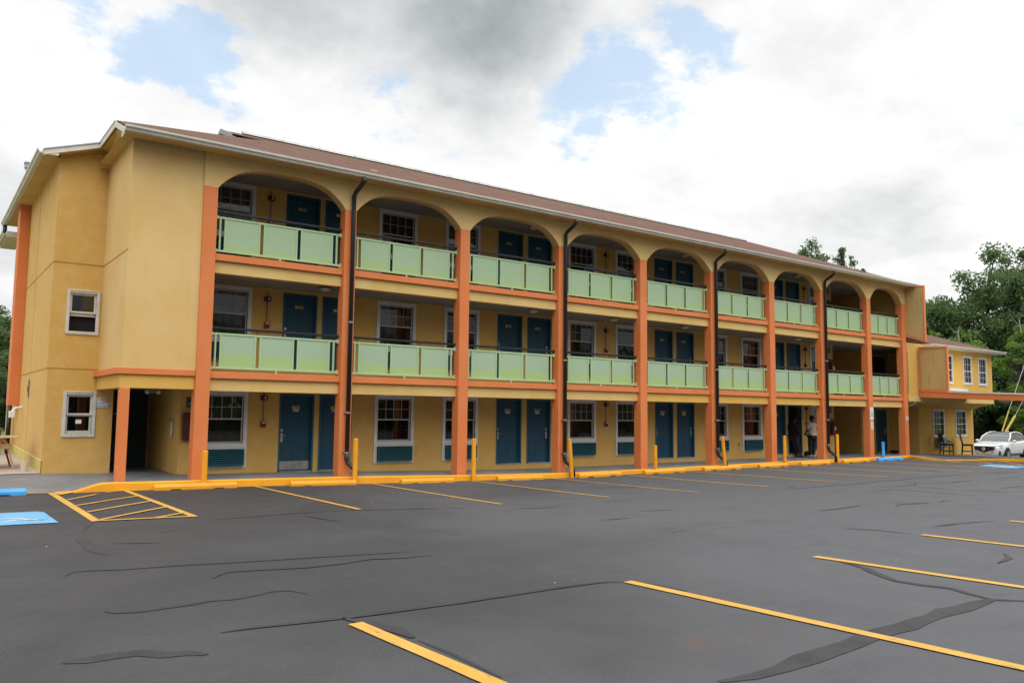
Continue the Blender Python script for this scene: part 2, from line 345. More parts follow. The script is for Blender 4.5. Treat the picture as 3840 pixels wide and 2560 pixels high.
# ================================================================ GROUND
def grid(mb, xs, ys, fn, off=0.0):
    i0 = len(mb.v); nx, ny = len(xs), len(ys)
    for y in ys:
        for x in xs: mb.v.append((x, y, fn(x, y) + off))
    for j in range(ny - 1):
        for i in range(nx - 1):
            a = i0 + j * nx + i; mb.f.append((a, a + 1, a + nx + 1, a + nx)); mb.m.append(mb.mi)
def T(x, y):
    h = H(x, y) - .10
    if y > -.3 and x < 42:
        h = h + (.30 - h) * sm((y + .3) / 4) * sm((30 - x) / 20) - .03
    if x > 50: h = min(h, -.85) + .35 * sm((x - 75) / 30)
    return h
xs = [-900, -300, -100, -40, -20, -10, -5] + [i * 1.0 for i in range(0, 62, 2)] + [66, 72, 80, 100, 140, 300, 900]
ys = [-900, -300, -100, -60, -40, -25, -15, -11, -9, -7, -5, -4, -3, -2, -1, -.3, 0, 1, 2, 3, 4, 6, 10, 20, 40, 100, 300, 900]
mb = MB(); grid(mb, xs, ys, T)
struct(mb.obj('ground', grass_m, smooth=True))
mb = MB()
ysl = [-60, -40, -30, -25, -20] + [-18 + .5 * i for i in range(36)] + [-.11]
grid(mb, [-40, -20, -10] + [-6 + i * 1.0 for i in range(50)], ysl, H)
grid(mb, [43 + i * 1.0 for i in range(18)] + [64, 70, 80, 120], [-60, -40, -30, -20, -16, -12, -10, -8, -6, -4, -3, -2, -1, 0, 1, 2, 4, 6, 8, 12], H)
lot = mb.obj('parking_lot', asphalt, smooth=True); struct(lot)
def ribbon(mb, pts, w, off, taper=0, jit=0.0):
    """flat strip following the ground"""
    n = len(pts); P = [Vector((a, b, 0)) for a, b in pts]; fine = []; ws = []
    for i in range(n - 1):
        k = max(1, int((P[i + 1] - P[i]).length / .22))
        for j in range(k): fine.append(P[i].lerp(P[i + 1], j / k))
    fine.append(P[-1]); N = len(fine); vs = []
    for i, q in enumerate(fine):
        d = (fine[min(i + 1, N - 1)] - fine[max(i - 1, 0)]).normalized(); s = Vector((-d.y, d.x, 0))
        u = i / max(1, N - 1); ww = w
        if taper: ww *= min(1, .25 + 4 * u) * min(1, .25 + 4 * (1 - u))
        a = ww / 2 * (1 + jit * rnd.uniform(-1, 1)); b = ww / 2 * (1 + jit * rnd.uniform(-1, 1))
        for e in (q + s * a, q - s * b): vs.append((e.x, e.y, H(e.x, e.y) + off))
    mb.faces(vs, [(2 * i, 2 * i + 1, 2 * i + 3, 2 * i + 2) for i in range(N - 1)])
CRACKS = [
 (0.17,[(0.89, -11.83), (1.03, -11.87), (1.19, -11.85), (1.36, -11.86), (1.49, -12.01), (1.63, -12.07), (1.72, -12.17)]),
 (0.07,[(1.37, -10.51), (1.44, -10.59), (1.61, -10.66), (1.81, -10.65), (2.03, -10.64), (2.19, -10.59), (2.4, -10.63), (2.61, -10.58), (2.78, -10.52), (2.93, -10.6), (3.0, -10.8)]),
 (0.05,[(1.32, -8.78), (1.4, -8.61), (1.58, -8.63), (1.84, -8.73), (2.13, -8.77), (2.46, -8.83), (2.89, -8.95), (3.43, -9.06), (4.05, -9.18), (4.83, -9.37)]),
 (0.06,[(2.49, -9.65), (2.69, -9.43), (2.99, -9.48), (3.5, -9.64), (3.85, -9.63), (4.26, -9.55), (4.62, -9.7), (5.0, -9.69)]),
 (0.08,[(1.96, -11.67), (2.23, -11.68), (2.59, -11.74), (2.89, -11.77), (3.24, -11.81), (3.65, -11.84), (4.03, -11.86), (4.53, -11.88), (4.84, -11.87), (5.17, -11.89), (5.57, -11.92), (5.77, -12.02)]),
 (0.13,[(1.79, -6.29), (1.8, -6.78), (1.8, -7.22), (1.82, -7.49), (1.86, -7.73)]),
 (0.05,[(2.19, -4.92), (2.05, -5.34), (1.94, -5.74)]),
 (0.04,[(3.32, -5.31), (3.72, -5.46), (4.22, -5.44), (4.77, -5.33), (5.6, -5.28), (6.52, -5.43), (7.46, -5.67), (8.28, -5.82)]),
 (0.05,[(5.07, -5.65), (5.15, -6.14), (5.29, -6.58)]),
 (0.12,[(2.89, -11.79), (2.99, -12.0), (3.07, -12.37), (3.08, -12.61)]),
 (0.05,[(3.08, -12.68), (3.10, -13.01), (3.10, -13.35), (3.09, -13.7)]),
 (0.17,[(4.17, -14.55), (4.42, -14.6), (4.69, -14.6), (5.04, -14.58), (5.39, -14.57), (5.89, -14.51), (6.18, -14.52), (6.75, -14.51), (7.27, -14.47), (7.72, -14.49), (8.09, -14.48), (8.28, -14.68)]),
 (0.10,[(8.69, -12.58), (8.56, -12.97), (8.28, -13.33), (8.16, -13.54), (8.19, -13.79), (8.27, -14.04), (8.16, -14.28), (8.09, -14.48)]),
 (0.04,[(11.26, -11.04), (11.52, -11.47), (11.58, -12.0)]),
 (0.03,[(12.61, -11.73), (13.19, -11.75), (13.95, -11.87), (14.3, -12.0)]),
 (0.05,[(5.77, -12.02), (5.9, -12.07), (5.96, -12.29), (6.0, -12.67)]),
 (0.05,[(16.72, -5.95), (17.7, -6.02), (18.86, -6.01), (20.21, -6.09), (21.51, -5.95), (22.46, -6.02), (23.87, -5.88), (25.12, -5.96), (26.67, -6.13)]),
 (0.05,[(17.9, -5.2), (18.03, -5.43), (17.74, -5.96)]),
 (0.05,[(21.73, -6.43), (21.51, -6.92), (21.69, -7.26), (22.23, -7.47), (23.55, -7.47)]),
 (0.05,[(19.55, -7.07), (20.04, -7.27), (20.81, -7.28), (21.53, -6.94)]),
 (0.05,[(20.1, -7.43), (20.24, -7.81), (19.94, -8.42), (20.07, -8.97), (20.13, -9.41), (19.93, -9.81)]),
 (0.04,[(18.14, -7.68), (18.97, -7.71), (18.9, -8.03), (18.74, -8.75), (18.62, -9.41), (18.62, -9.81)]),
 (0.06,[(13.08, -9.49), (13.5, -9.52), (14.08, -9.47), (14.58, -9.43)]),
 (0.05,[(14.97, -9.88), (15.41, -9.77), (15.63, -9.8), (15.97, -9.9), (16.24, -9.99)]),
 (0.04,[(16.37, -10.01), (16.8, -9.91), (17.13, -10.01)]), (0.06,[(12.75, -11.74), (13.03, -11.77), (13.29, -11.79)]),
 (0.04,[(24.71, -7.57), (25.72, -7.49), (26.48, -7.62)]), (0.04,[(21.23, -9.14), (21.8, -9.15), (22.51, -9.16)]),
 (0.04,[(27.12, -6.09), (27.77, -6.35), (29.0, -6.51)]), (0.04,[(27.18, -4.07), (26.87, -4.58), (27.38, -4.81)]),
 (0.04,[(26.73, -6.81), (27.12, -6.8)]), (0.04,[(8.88, -8.38), (9.53, -8.38)]), (0.04,[(10.37, -7.72), (11.19, -7.89)]),
 (0.04,[(8.66, -6.29), (9.63, -6.46)]), (0.06,[(10.13, -13.69), (10.65, -13.61), (10.92, -13.43)]),
 (0.05,[(8.76, -9.95), (9.15, -9.89)]), (0.07,[(2.73, -6.44), (2.96, -6.28)]), (0.05,[(2.07, -7.0), (2.57, -7.26)]),
]
mb = MB()
for i, (w, pts) in enumerate(CRACKS):
    ribbon(mb, pts, w, .004 + .0009 * (i % 5), 1, .30)
struct(mb.obj('crack_sealant', sealant))
mb = MB()
BL = [((6.1, -.33), (6.18, -5.32)), ((8.9, -.41), (8.99, -5.52)), ((11.74, -.48), (11.98, -5.28)), ((14.49, -.4), (14.9, -5.2)), ((17.2, -.6), (17.6, -5.2)), ((19.95, -.52), (20.45, -5.3)),
      ((22.79, -.44), (23.3, -5.2)), ((25.3, -.62), (25.9, -5.3)), ((27.95, -.72), (27.95, -5.5)), ((30.42, -.79), (30.3, -5.6))]
for a, b in BL: ribbon(mb, [a, b], .095, .0095, 0, .06)
for a, b in [((2.9, -12.0), (3.06, -15.2)), ((5.83, -12.05), (6.12, -16.4)), ((8.71, -12.26), (9.1, -16.4)), ((11.62, -12.07), (12.0, -16.4)), ((14.43, -12.08), (14.8, -16.4)), ((17.3, -12.1), (17.7, -16.4))]:
    ribbon(mb, [a, b], .125, .0095, 0, .05)
# hatched aisle by the entrance
ribbon(mb, [(2.235, 0.0), (2.235, -4.88)], .12, .0095); ribbon(mb, [(3.52, -.25), (3.56, -5.02)], .11, .0095)
ribbon(mb, [(2.24, -4.84), (3.6, -5.03)], .09, .0132); ribbon(mb, [(2.24, -.05), (3.5, -.28)], .06, .0132)
for a, b in [((2.30, -.62), (2.63, -.16)), ((2.30, -1.65), (2.9, -.85)), ((3.12, -.55), (3.5, -.31)), ((2.30, -2.66), (3.50, -1.50)), ((2.30, -3.7), (3.50, -2.52)), ((2.30, -4.76), (3.52, -3.55)), ((3.05, -4.92), (3.54, -4.5))]:
    ribbon(mb, [a, b], .075, .0132)
for a, b in [((33.6, -.9), (32.5, -2.34)), ((33.6, -1.9), (32.7, -3.1)), ((34.5, -2.5), (33.1, -3.96)), ((34.98, -3.3), (33.1, -5.05)), ((32.45, -.8), (33.1, -5.05)), ((34.3, -2.5), (35.5, -4.0)), ((33.5, -.8), (33.3, -2.1))]:
    ribbon(mb, [a, b], .10, .0095)
struct(mb.obj('parking_lines', line_m))
mb = MB()
def patch(pts, off):
    n = len(pts); cx = sum(a for a, b in pts) / n; cy = sum(b for a, b in pts) / n
    vs = [(cx, cy, H(cx, cy) + off)] + [(a, b, H(a, b) + off) for a, b in pts]
    mb.faces(vs, [(0, 1 + i, 1 + (i + 1) % n) for i in range(n)])
patch([(1.68, -3.22), (1.02, -3.12), (.60, -3.1), (.50, -3.3), (.50, -4.55), (.6, -4.65), (1.07, -4.68), (1.77, -4.76), (1.76, -4.1), (1.75, -3.36)], .0095)
patch([(31.23, -4.25), (32.5, -4.1), (32.6, -4.4), (32.33, -5.35), (32.0, -5.6), (30.86, -5.65), (30.8, -5.4)], .0095)
struct(mb.obj('accessible_bay_marking', blue_l))
mb = MB()
ribbon(mb, [(1.58, -4.22), (1.50, -4.27), (1.44, -4.22), (1.39, -4.08), (1.31, -3.99), (1.22, -3.97)], .055, .0132)
ribbon(mb, [(1.36, -4.25), (1.31, -4.18), (1.22, -4.28), (1.12, -4.31)], .05, .0132)
ribbon(mb, [(1.22, -3.97), (1.05, -3.95), (.95, -4.0)], .045, .0132); ribbon(mb, [(1.0, -4.35), (.85, -4.3), (.75, -4.1), (.8, -3.9)], .045, .0132)
ribbon(mb, [(31.66, -4.41), (31.57, -4.7), (31.58, -4.85), (31.9, -5.1), (32.2, -5.0)], .08, .0132); ribbon(mb, [(31.58, -4.85), (31.3, -5.2), (31.6, -5.3)], .07, .0132)
struct(mb.obj('accessible_symbol_marking', glyph_m))
# ---------------- walkway, pad, kerb
def wz(x, y):
    z = zw(x)
    if x < 3.2:
        k = sm((3.2 - x) / .7); zl = .155 + (.325 - .155) * sm((y + .2) / 2.9); z = z * (1 - k) + zl * k
    return z
mb = MB()
xw = [-12, -6, -2, 0, 1, 2, 2.5, 2.8, 3.0, 3.2, 3.4, 3.8, 4.4] + [5 + i * 1.0 for i in range(29)] + [34.2]
grid(mb, xw, [-.13, .3, .8, 1.3, 1.8, 2.2, 2.66, 3.5, 4.7], wz)
A = [(34.2, -.25, .139), (33.85, -1.1, .10), (33.62, -1.95, .055), (34.4, -2.12, .05), (35.4, -2.3, .045), (35.6, -2.7, .09), (35.75, -3.35, .13), (36.6, -3.95, .11), (37.6, -4.5, .09), (40.2, -2.6, .02), (41.6, -1.2, -.04), (43, 1.0, -.07), (43, 2, -.07), (37.6, 4.7, .1), (34.2, 4.7, .139)]
mb.faces([(37.4, 0, .085)] + A, [(0, 1 + i, 1 + (i + 1) % len(A)) for i in range(len(A))])
# skirt of the walkway on the far side
for i in range(8, 12): a, b = A[i], A[i + 1]; mb.poly([a, b, (b[0], b[1], -.7), (a[0], a[1], -.7)])
struct(mb.obj('walkway', walk_m))
mb = MB(); grid(mb, [-12, -4, 0, 2.372], [2.66, 5, 7.5, 9.8], lambda x, y: .332 + (.463 - .327) * (y - 2.64) / 7.2, .004)
mb.box(-12, 2.37, 9.8, 9.9, .2, .47)
struct(mb.obj('concrete_pad', conc_m))
mb = MB()
xk = [2.3, 2.6, 2.8, 3.0, 3.15, 3.35, 3.6, 3.9] + [4.4 + i * .6 for i in range(50)]; xk = [x for x in xk if x < 34.1] + [34.2]
sec = []
for x in xk:
    g = H(x, -.3); zt = wz(x, -.13) + .004
    sec.append([(x, -.27, g - .12), (x, -.255, zt - .02), (x, -.235, zt), (x, -.115, zt + .001), (x, -.10, g - .12)])
for a, b in zip(sec[:-1], sec[1:]):
    for k in range(4): mb.poly([a[k], b[k], b[k + 1], a[k + 1]])
mb.poly(sec[0])
def kerb_path(mb, pts):
    """pts (x, y, ztop): inner line; outward to the right of travel"""
    n = len(pts); S_ = []
    for i, (x, y, z) in enumerate(pts):
        a = Vector(pts[max(i - 1, 0)][:2]); b = Vector(pts[min(i + 1, n - 1)][:2]); d = (b - a).normalized(); s = Vector((d.y, -d.x))
        o = Vector((x, y)) + s * .15; g = min(H(o.x, o.y), H(x, y)) - .1
        S_.append([(x, y, g), (x, y, z + .004), (o.x - s.x * .02, o.y - s.y * .02, z + .004), (o.x, o.y, z - .02), (o.x, o.y, g)])
    for a, b in zip(S_[:-1], S_[1:]):
        for k in range(4): mb.poly([a[k], a[k + 1], b[k + 1], b[k]])
    mb.poly(S_[0]); mb.poly(S_[-1])
kerb_path(mb, [(a, b, c + .003) for a, b, c in A[:9]])
mb2 = MB(); ribbon(mb2, [(1.80, -.14), (2.3, -.16), (3.2, -.2)], .07, .0105); mb.faces(mb2.v, mb2.f)
struct(mb.obj('kerb', curb_m))
# ================================================================ MOTEL
M_ = thing('motel_building', 'long three-storey yellow stucco motel with orange columns, arched top gallery and green balcony panels', 'motel')
X = [4.8516, 8.195, 11.536, 14.960, 18.3125, 21.713, 24.977, 28.2336, 31.532, 34.356]; CW = .3036
ZT = 7.40; ZC = 6.656; F2, F3 = 2.6, 5.2; YW = 1.7
for i, x in enumerate(X):
    mb = MB(); zb = zw(x) - .12
    mb.box(x, x + CW, 0, .30, zb, ZC)
    c = mb.obj('column', orange, M_, bevel=.012)
# porch column, pilaster
MB().box(3.385, 3.575, .07, .26, .15, 2.194).obj('porch_column', orange, M_, bevel=.01)
MB().box(2.105, 2.366, 8.1, 8.75, 1.83, 7.5).obj('hanging_pilaster', orange, M_, bevel=.01)
# slab bands + beams
for i in range(9):
    a, b = X[i] + CW, X[i + 1]
    for F in (F2, F3):
        MB().box(a + .001, b - .001, .062, .30, F - .15, F).obj('slab_edge', orange, M_, bevel=.008)
        mbm = stucco_o if (F == F2 and i in (4, 5, 6)) else stucco_b
        MB().box(a + .001, b - .001, .13, .33, F - .425, F - .152).obj('floor_beam', mbm, M_, bevel=.006)
# entrance canopy band and beam (the closed bay)
mb = MB(); mb.box(3.29, X[0] - .001, .04, 2.639, F2 - .12, F2 + .01)
mb.obj('porch_band', orange, M_, bevel=.008)
mb = MB(); mb.box(3.37, X[0] - .001, .09, .30, 2.194, F2 - .121); mb.box(3.37, 3.6, .301, 2.638, 2.194, F2 - .121)
mb.obj('porch_beam', stucco_o, M_, bevel=.006)
# arcade wall with arches
prof = [(0, 6.656), (.05, 6.73), (.13, 6.818), (.26, 6.93), (.40, 7.035), (.56, 7.11), (.74, 7.165), (.95, 7.20), (1.25, 7.222), (1.5, 7.228)]
def arch(a, b):
    w = b - a; k = min(1.0, w / 3.03); L = [(a + u * k, z) for u, z in prof if u * k < w / 2 - .02]
    return L + [(b - (x - a), z) for x, z in L[::-1]]
mb = MB(); P = []
for i in range(9):
    P += arch(X[i] + CW, X[i + 1])
mb.mi = 0
for y in (0.0, .28):
    for i in range(9):
        L = arch(X[i] + CW, X[i + 1])
        for (xa, za), (xb, zb) in zip(L[:-1], L[1:]): mb.poly([(xa, y, za), (xb, y, zb), (xb, y, ZT), (xa, y, ZT)])
    for i in range(10): mb.poly([(X[i], y, ZC), (X[i] + CW, y, ZC), (X[i] + CW, y, ZT), (X[i], y, ZT)])
for i in range(9):
    L = arch(X[i] + CW, X[i + 1])
    for (xa, za), (xb, zb) in zip(L[:-1], L[1:]): mb.poly([(xa, 0, za), (xa, .28, za), (xb, .28, zb), (xb, 0, zb)])
for i in range(10): mb.poly([(X[i], 0, ZC + .001), (X[i] + CW, 0, ZC + .001), (X[i] + CW, .28, ZC + .001), (X[i], .28, ZC + .001)])
mb.poly([(X[0], 0, ZC), (X[0], .28, ZC), (X[0], .28, ZT), (X[0], 0, ZT)])
mb.poly([(X[9] + CW, 0, ZC), (X[9] + CW, .28, ZC), (X[9] + CW, .28, ZT), (X[9] + CW, 0, ZT)])
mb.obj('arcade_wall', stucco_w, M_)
# ---- room wall with openings
WIN = [(5.345, 6.56), (9.96, 11.175), (12.10, 13.305), (16.75, 17.96), (18.84, 20.05), (23.44, 24.65), (25.5, 26.69), (30.02, 31.23)]
DOR = [(7.35, 8.262), (8.40, 9.31), (13.98, 14.92), (15.12, 16.06), (20.745, 21.665), (21.855, 22.78), (27.33, 28.25), (28.42, 29.36)]
WB = {1: .385, 2: 2.93, 3: 5.475}; DB = {1: .245, 2: 2.79, 3: 5.335}; DH = 1.935; WH = 1.84
def wall_open(mb, x0, x1, z0, z1, y, opens, depth=.16):
    xs = sorted({x0, x1} | {v for o in opens for v in o[:2]}); zs = sorted({z0, z1} | {v for o in opens for v in o[2:]})
    for xa, xb in zip(xs[:-1], xs[1:]):
        for za, zb in zip(zs[:-1], zs[1:]):
            cx, cz = (xa + xb) / 2, (za + zb) / 2
            if any(o[0] < cx < o[1] and o[2] < cz < o[3] for o in opens): continue
            mb.poly([(xa, y, za), (xb, y, za), (xb, y, zb), (xa, y, zb)])
    for o in opens:
        a, b, c, d = o
        mb.poly([(a, y, c), (a, y + depth, c), (a, y + depth, d), (a, y, d)]); mb.poly([(b, y, c), (b, y, d), (b, y + depth, d), (b, y + depth, c)])
        mb.poly([(a, y, d), (a, y + depth, d), (b, y + depth, d), (b, y, d)]); mb.poly([(a, y, c), (b, y, c), (b, y + depth, c), (a, y + depth, c)])
mb = MB(); opens = []
for f in (1, 2, 3):
    for a, b in WIN: opens.append((a + .07, b - .07, WB[f] + .57, WB[f] + WH - .09))
    for a, b in DOR: opens.append((a + .03, b - .03, DB[f] - .01, DB[f] + DH - .03))
wall_open(mb, 4.99, 31.70, 0, ZT, YW, opens)
mb.poly([(4.99, YW, 0), (4.99, 4.7, 0), (4.99, 4.7, 2.45), (4.99, YW, 2.45)])
mb.poly([(4.86, .05, 2.45), (4.99, 1.70, 2.45), (4.99, 1.70, ZT), (4.86, .05, ZT)])
mb.poly([(31.70, YW, 0), (31.70, 4.5, 0), (31.70, 4.5, ZT), (31.70, YW, ZT)])
mb.poly([(31.70, 4.5, 0), (35, 4.5, 0), (35, 4.5, ZT), (31.70, 4.5, ZT)])
mb.poly([(35, 4.5, 0), (35, 2.4, 0), (35, 2.4, 5), (35, 4.5, 5)])
mb.poly([(35, 2.4, 0), (37.5, 2.4, 0), (37.5, 2.4, 5), (35, 2.4, 5)])
mb.poly([(37.5, 2.4, 2.6), (37.5, .2, 2.6), (37.5, .2, 5), (37.5, 2.4, 5)])
mb.poly([(37.5, 2.4, 0), (37.5, 1.0, 0), (37.5, 1.0, 2.6), (37.5, 2.4, 2.6)])
mb.poly([(34.67, .28, 4.95), (34.67, 4.5, 4.95), (34.67, 4.5, ZT), (34.67, .28, ZT)])
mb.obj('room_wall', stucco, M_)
# floors / ceilings of the gallery
mb = MB()
mb.box(3.5, 37.5, .335, 4.6, 2.40, F2 - .003); mb.box(4.99, 34.67, .335, 4.6, 4.80, F3 - .003); mb.box(4.0, 34.67, .285, 4.6, 7.33, ZT - .005)
mb.box(3.38, 4.99, 1.0, 4.6, 2.25, 2.399); mb.box(34.68, 37.5, .05, 4.6, 4.80, 4.94)
mb.obj('gallery_ceiling', ceil_m, M_)
# ---- end block: W1 (faces -X), W2 and W4 (face front), W3
mb = MB(); X1, X3, XA = 2.366, 3.389, 3.735; Y1 = 2.64
w2o = [(2.69, 3.32, 3.47, 4.43), (2.735, 3.365, 1.15, 2.12)]
mb.poly([(X1, Y1, 7.42), (X3, Y1, 7.42), (X3, Y1, 7.86), (X1, Y1, 7.56)])
wall_open(mb, X1, X3, 0, 7.42, Y1, [w2o[0], (2.735, 3.365, 1.15, 2.12)], .14)
mb.poly([(X3, Y1, 0), (XA, Y1, 0), (XA, Y1, 2.4), (X3, Y1, 2.4)])
mb.poly([(XA, Y1, 0), (XA, 4.7, 0), (XA, 4.7, 2.4), (XA, Y1, 2.4)])
mb.poly([(XA, 4.7, 0), (5, 4.7, 0), (5, 4.7, 2.4), (XA, 4.7, 2.4)])
mb.poly([(X1, Y1, 0), (X1, Y1, 7.56), (X1, 11.8, 7.56), (X1, 11.8, 0)])
mb.poly([(X1, 11.8, 0), (34.7, 11.8, 0), (34.7, 11.8, 7.5), (X1, 11.8, 7.5)]); mb.poly([(34.7, 11.8, 0), (34.7, 4.5, 0), (34.7, 4.5, 7.5), (34.7, 11.8, 7.5)])
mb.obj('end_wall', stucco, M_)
mb = MB()
mb.poly([(X3, .05, F2 + .01), (X3, Y1, F2 + .01), (X3, Y1, 7.86), (X3, .9, 7.80), (X3, .05, 7.44)])
mb.poly([(X3, .05, F2 + .01), (X3, .05, ZT + .02), (X[0] + .02, .05, ZT + .02), (X[0] + .02, .05, F2 + .01)])
mb.obj('bay_wall', stucco_w, M_)
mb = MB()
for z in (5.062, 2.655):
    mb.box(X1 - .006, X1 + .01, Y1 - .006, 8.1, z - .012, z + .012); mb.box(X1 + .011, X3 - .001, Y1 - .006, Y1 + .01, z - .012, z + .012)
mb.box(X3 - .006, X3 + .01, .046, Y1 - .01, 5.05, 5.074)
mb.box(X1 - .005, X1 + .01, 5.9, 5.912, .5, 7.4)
mb.obj('stucco_joint', mat('dark_joint_stucco', (.40, .22, .05), .9), M_)  # thin strips along the wall joints, darker than the stucco
mb = MB(); mb.poly([(X1 - .012, Y1 + .02, .30), (X1 - .012, 9.7, .44), (X1 - .012, 9.7, .72), (X1 - .012, Y1 + .02, .60)]); mb.poly([(X1 - .012, Y1 + .02, .60), (X1 - .012, 9.7, .72), (X1, 9.7, .74), (X1, Y1 + .02, .62)])
mb.obj('wall_base', mat('pale_base_paint', (.62, .50, .14), .8, (.55, .42, .12), 2), M_)
# dark entrance door at the back of the porch passage
mb = MB(); mb.box(3.80, 4.93, 4.62, 4.69, .27, 2.22); dd = mb.obj('entrance_door', green_door, M_)
mb = MB(); mb.box(4.12, 4.48, 4.60, 4.615, 1.62, 1.66); mb.box(4.20, 4.40, 4.60, 4.615, 1.78, 1.86); mb.obj('door_notice', signg, dd)
# ---- roof
ZE, YE, XE = 7.50, -.41, 2.0; PS, PH = .403, .34; YR = 5.5; ZR = ZE + PS * (YR - YE); XN = 3.14
fz = lambda y: ZE + PS * (y - YE)
lz = lambda x: 7.51 + PH * (x - XE)
XR_E, XR_R = 34.94, 31.29
rx = lambda y: XR_E - (XR_E - XR_R) * (y - YE) / (YR - YE)
yb = YE + (lz(XN) - ZE) / PS                      # front slope meets the hip on the notch line
hip = lambda x: YE + (lz(x) - ZE) / PS            # y of the hip at x
XG = 6.74; YG = 4.35
xg2 = XE + (fz(YG) - 7.51) / PH
mb = MB()
mb.poly([(XN, YE, ZE), (XR_E, YE, ZE), (XR_R, YR, ZR), (XG, YR, ZR), (XG, YG + .35, fz(YG + .35)), (xg2, YG, fz(YG)), (XN, yb, lz(XN))])
mb.poly([(XE, 2.33, lz(XE)), (XN, 2.33, lz(XN)), (XN, yb, lz(XN)), (xg2, YG, lz(xg2)), (xg2, 2 * YR - YG, lz(xg2)), (XE, 2 * YR - YE, lz(XE))])
mb.poly([(XE, 2 * YR - YE, lz(XE)), (xg2, 2 * YR - YG, lz(xg2)), (XG, 2 * YR - YG, lz(xg2)), (XG, YR, ZR), (XR_R, YR, ZR), (XR_E, 2 * YR - YE, ZE)])
mb.poly([(XR_E, YE, ZE), (XR_E, 2 * YR - YE, ZE), (XR_R, YR, ZR)])
roof = mb.obj('roof', roof_m, M_)
mb = MB(); g0 = XG + .06
mb.poly([(g0, YG, fz(YG) - .05), (g0, 2 * YR - YG, fz(YG) - .05), (g0, YR, ZR - .03)]); mb.obj('gablet', fascia_m, roof)
mb = MB()
mb.extr([(XG - .03, YG + .15, fz(YG + .15) - .10), (XG - .03, YR, ZR - .12), (XG - .03, YR, ZR + .025), (XG - .03, YG + .15, fz(YG + .15) + .025)], (.05, 0, 0))
mb.extr([(XG - .03, YR, ZR - .12), (XG - .03, 2 * YR - YG, fz(YG) - .12), (XG - .03, 2 * YR - YG, fz(YG) + .02), (XG - .03, YR, ZR + .025)], (.05, 0, 0))
mb.obj('gablet_trim', mat('grey_trim_metal', (.25, .28, .30), .5), roof)
mb = MB()
for k in range(20):
    a = 7.34 + k * 1.2; mb.extr([(a, YR - .14, ZR - .02), (a, YR - .04, ZR + .075), (a, YR + .04, ZR + .075), (a, YR + .14, ZR - .02)], (1.17 if k < 19 else .7, 0, 0))
mb.obj('ridge_vent', mat('ridge_vent_metal', (.42, .44, .40), .5, (.33, .35, .32), 3), roof)
mb = MB(); mb.poly([(9.4, -.05 + 1.2, fz(1.15) + .012), (9.62, 1.15, fz(1.15) + .012), (9.68, 1.35, fz(1.35) + .012), (9.46, 1.33, fz(1.33) + .012)])
mb.obj('shingle_patch', mat('bare_patch', (.45, .38, .35), .8), roof)
# soffit, fascia, gutters
mb = MB()
mb.poly([(XN, YE + .02, ZT), (34.9, YE + .02, ZT), (34.9, 0, ZT), (X3, 0, ZT), (X3, 2.6, ZT + .0), (XN, 2.6, ZT)])
mb.obj('front_soffit', soffit_y, M_)
mb = MB(); mb.poly([(XE + .02, 2.35, 7.44), (XN, 2.35, 7.80), (X3 + .02, 2.35, 7.84), (X3 + .02, 2.64, 7.84), (X1, 2.64, 7.50), (X1, 11.5, 7.44), (XE + .02, 11.5, 7.44)])
mb.poly([(XE + .02, 2.35, 7.44), (X1, 2.64, 7.44), (X1, 11.5, 7.44), (XE + .02, 11.5, 7.44)])
mb.poly([(XN + .02, YE + .03, ZT + .01), (XN + .02, yb, 7.74), (XN + .02, 2.35, 7.74), (X3 + .0, 2.64, 7.74), (X3, .05, 7.40)])
mb.obj('end_soffit', soffit_y, M_)
mb = MB()
mb.extr([(XE, 2.33, lz(XE) - .14), (XN, 2.33, lz(XN) - .14), (XN, 2.33, lz(XN) - .03), (XE, 2.33, lz(XE) - .03)], (0, .025, 0))
mb.extr([(XN, 2.33, lz(XN) - .15), (XN, yb, lz(XN) - .15), (XN, yb, lz(XN) - .03), (XN, 2.33, lz(XN) - .03)], (-.025, 0, 0))
mb.extr([(XN, yb, lz(XN) - .15), (XN, YE, ZE - .15), (XN, YE, ZE - .03), (XN, yb, lz(XN) - .03)], (-.025, 0, 0))
mb.extr([(XE + .01, 2.34, 7.40), (XE + .30, 2.34, 7.40), (XE + .30, 2.34, 7.49), (XE + .01, 2.34, 7.52)], (0, .02, 0))
mb.box(XN + .01, 34.9, YE + .01, YE + .03, ZT - .002, ZE - .02); mb.box(XE + .01, XE + .03, 2.36, 11.5, 7.42, 7.50)
mb.box(XN + .002, XN + .02, YE + .02, -.02, 7.36, 7.47)
mb.obj('fascia', fascia_m, M_)
mb = MB()
mb.extr([(XN - .028, 2.33, lz(XN) - .029), (XN - .028, yb, lz(XN) - .029), (XN - .028, yb, lz(XN)), (XN - .028, 2.33, lz(XN))], (-.012, 0, 0))
mb.extr([(XE - .01, 2.315, lz(XE) - .03), (XN, 2.315, lz(XN) - .03), (XN, 2.315, lz(XN) - .001), (XE - .01, 2.315, lz(XE) - .001)], (0, .014, 0))
mb.obj('drip_edge', mat('drip_edge_metal', (.30, .33, .34), .5), roof)
def gutter(mb, path, out, z, h=.115, w=.12):
    """K-profile gutter, path along a straight line a->b, out = outward unit vector"""
    a, b = Vector(path[0]), Vector(path[1]); o = Vector(out); pr = [(0, 0), (w * .62, 0), (w * .72, h * .35), (w, h * .62), (w, h), (w * .9, h), (w * .9, h * .66), (w * .6, h * .3), (.012, .012), (.012, h), (0, h)]
    mb.extr([a + o * u + Vector((0, 0, z + v)) for u, v in pr], b - a)
mb = MB(); gutter(mb, [(XN - .01, YE, 0), (34.97, YE, 0)], (0, -1, 0), 7.395); mb.obj('gutter', gutter_m, M_)
mb = MB(); gutter(mb, [(XE, 2.31, 0), (XE, 11.5, 0)], (-1, 0, 0), 7.395); mb.obj('gutter', gutter_m, M_)
mb = MB()
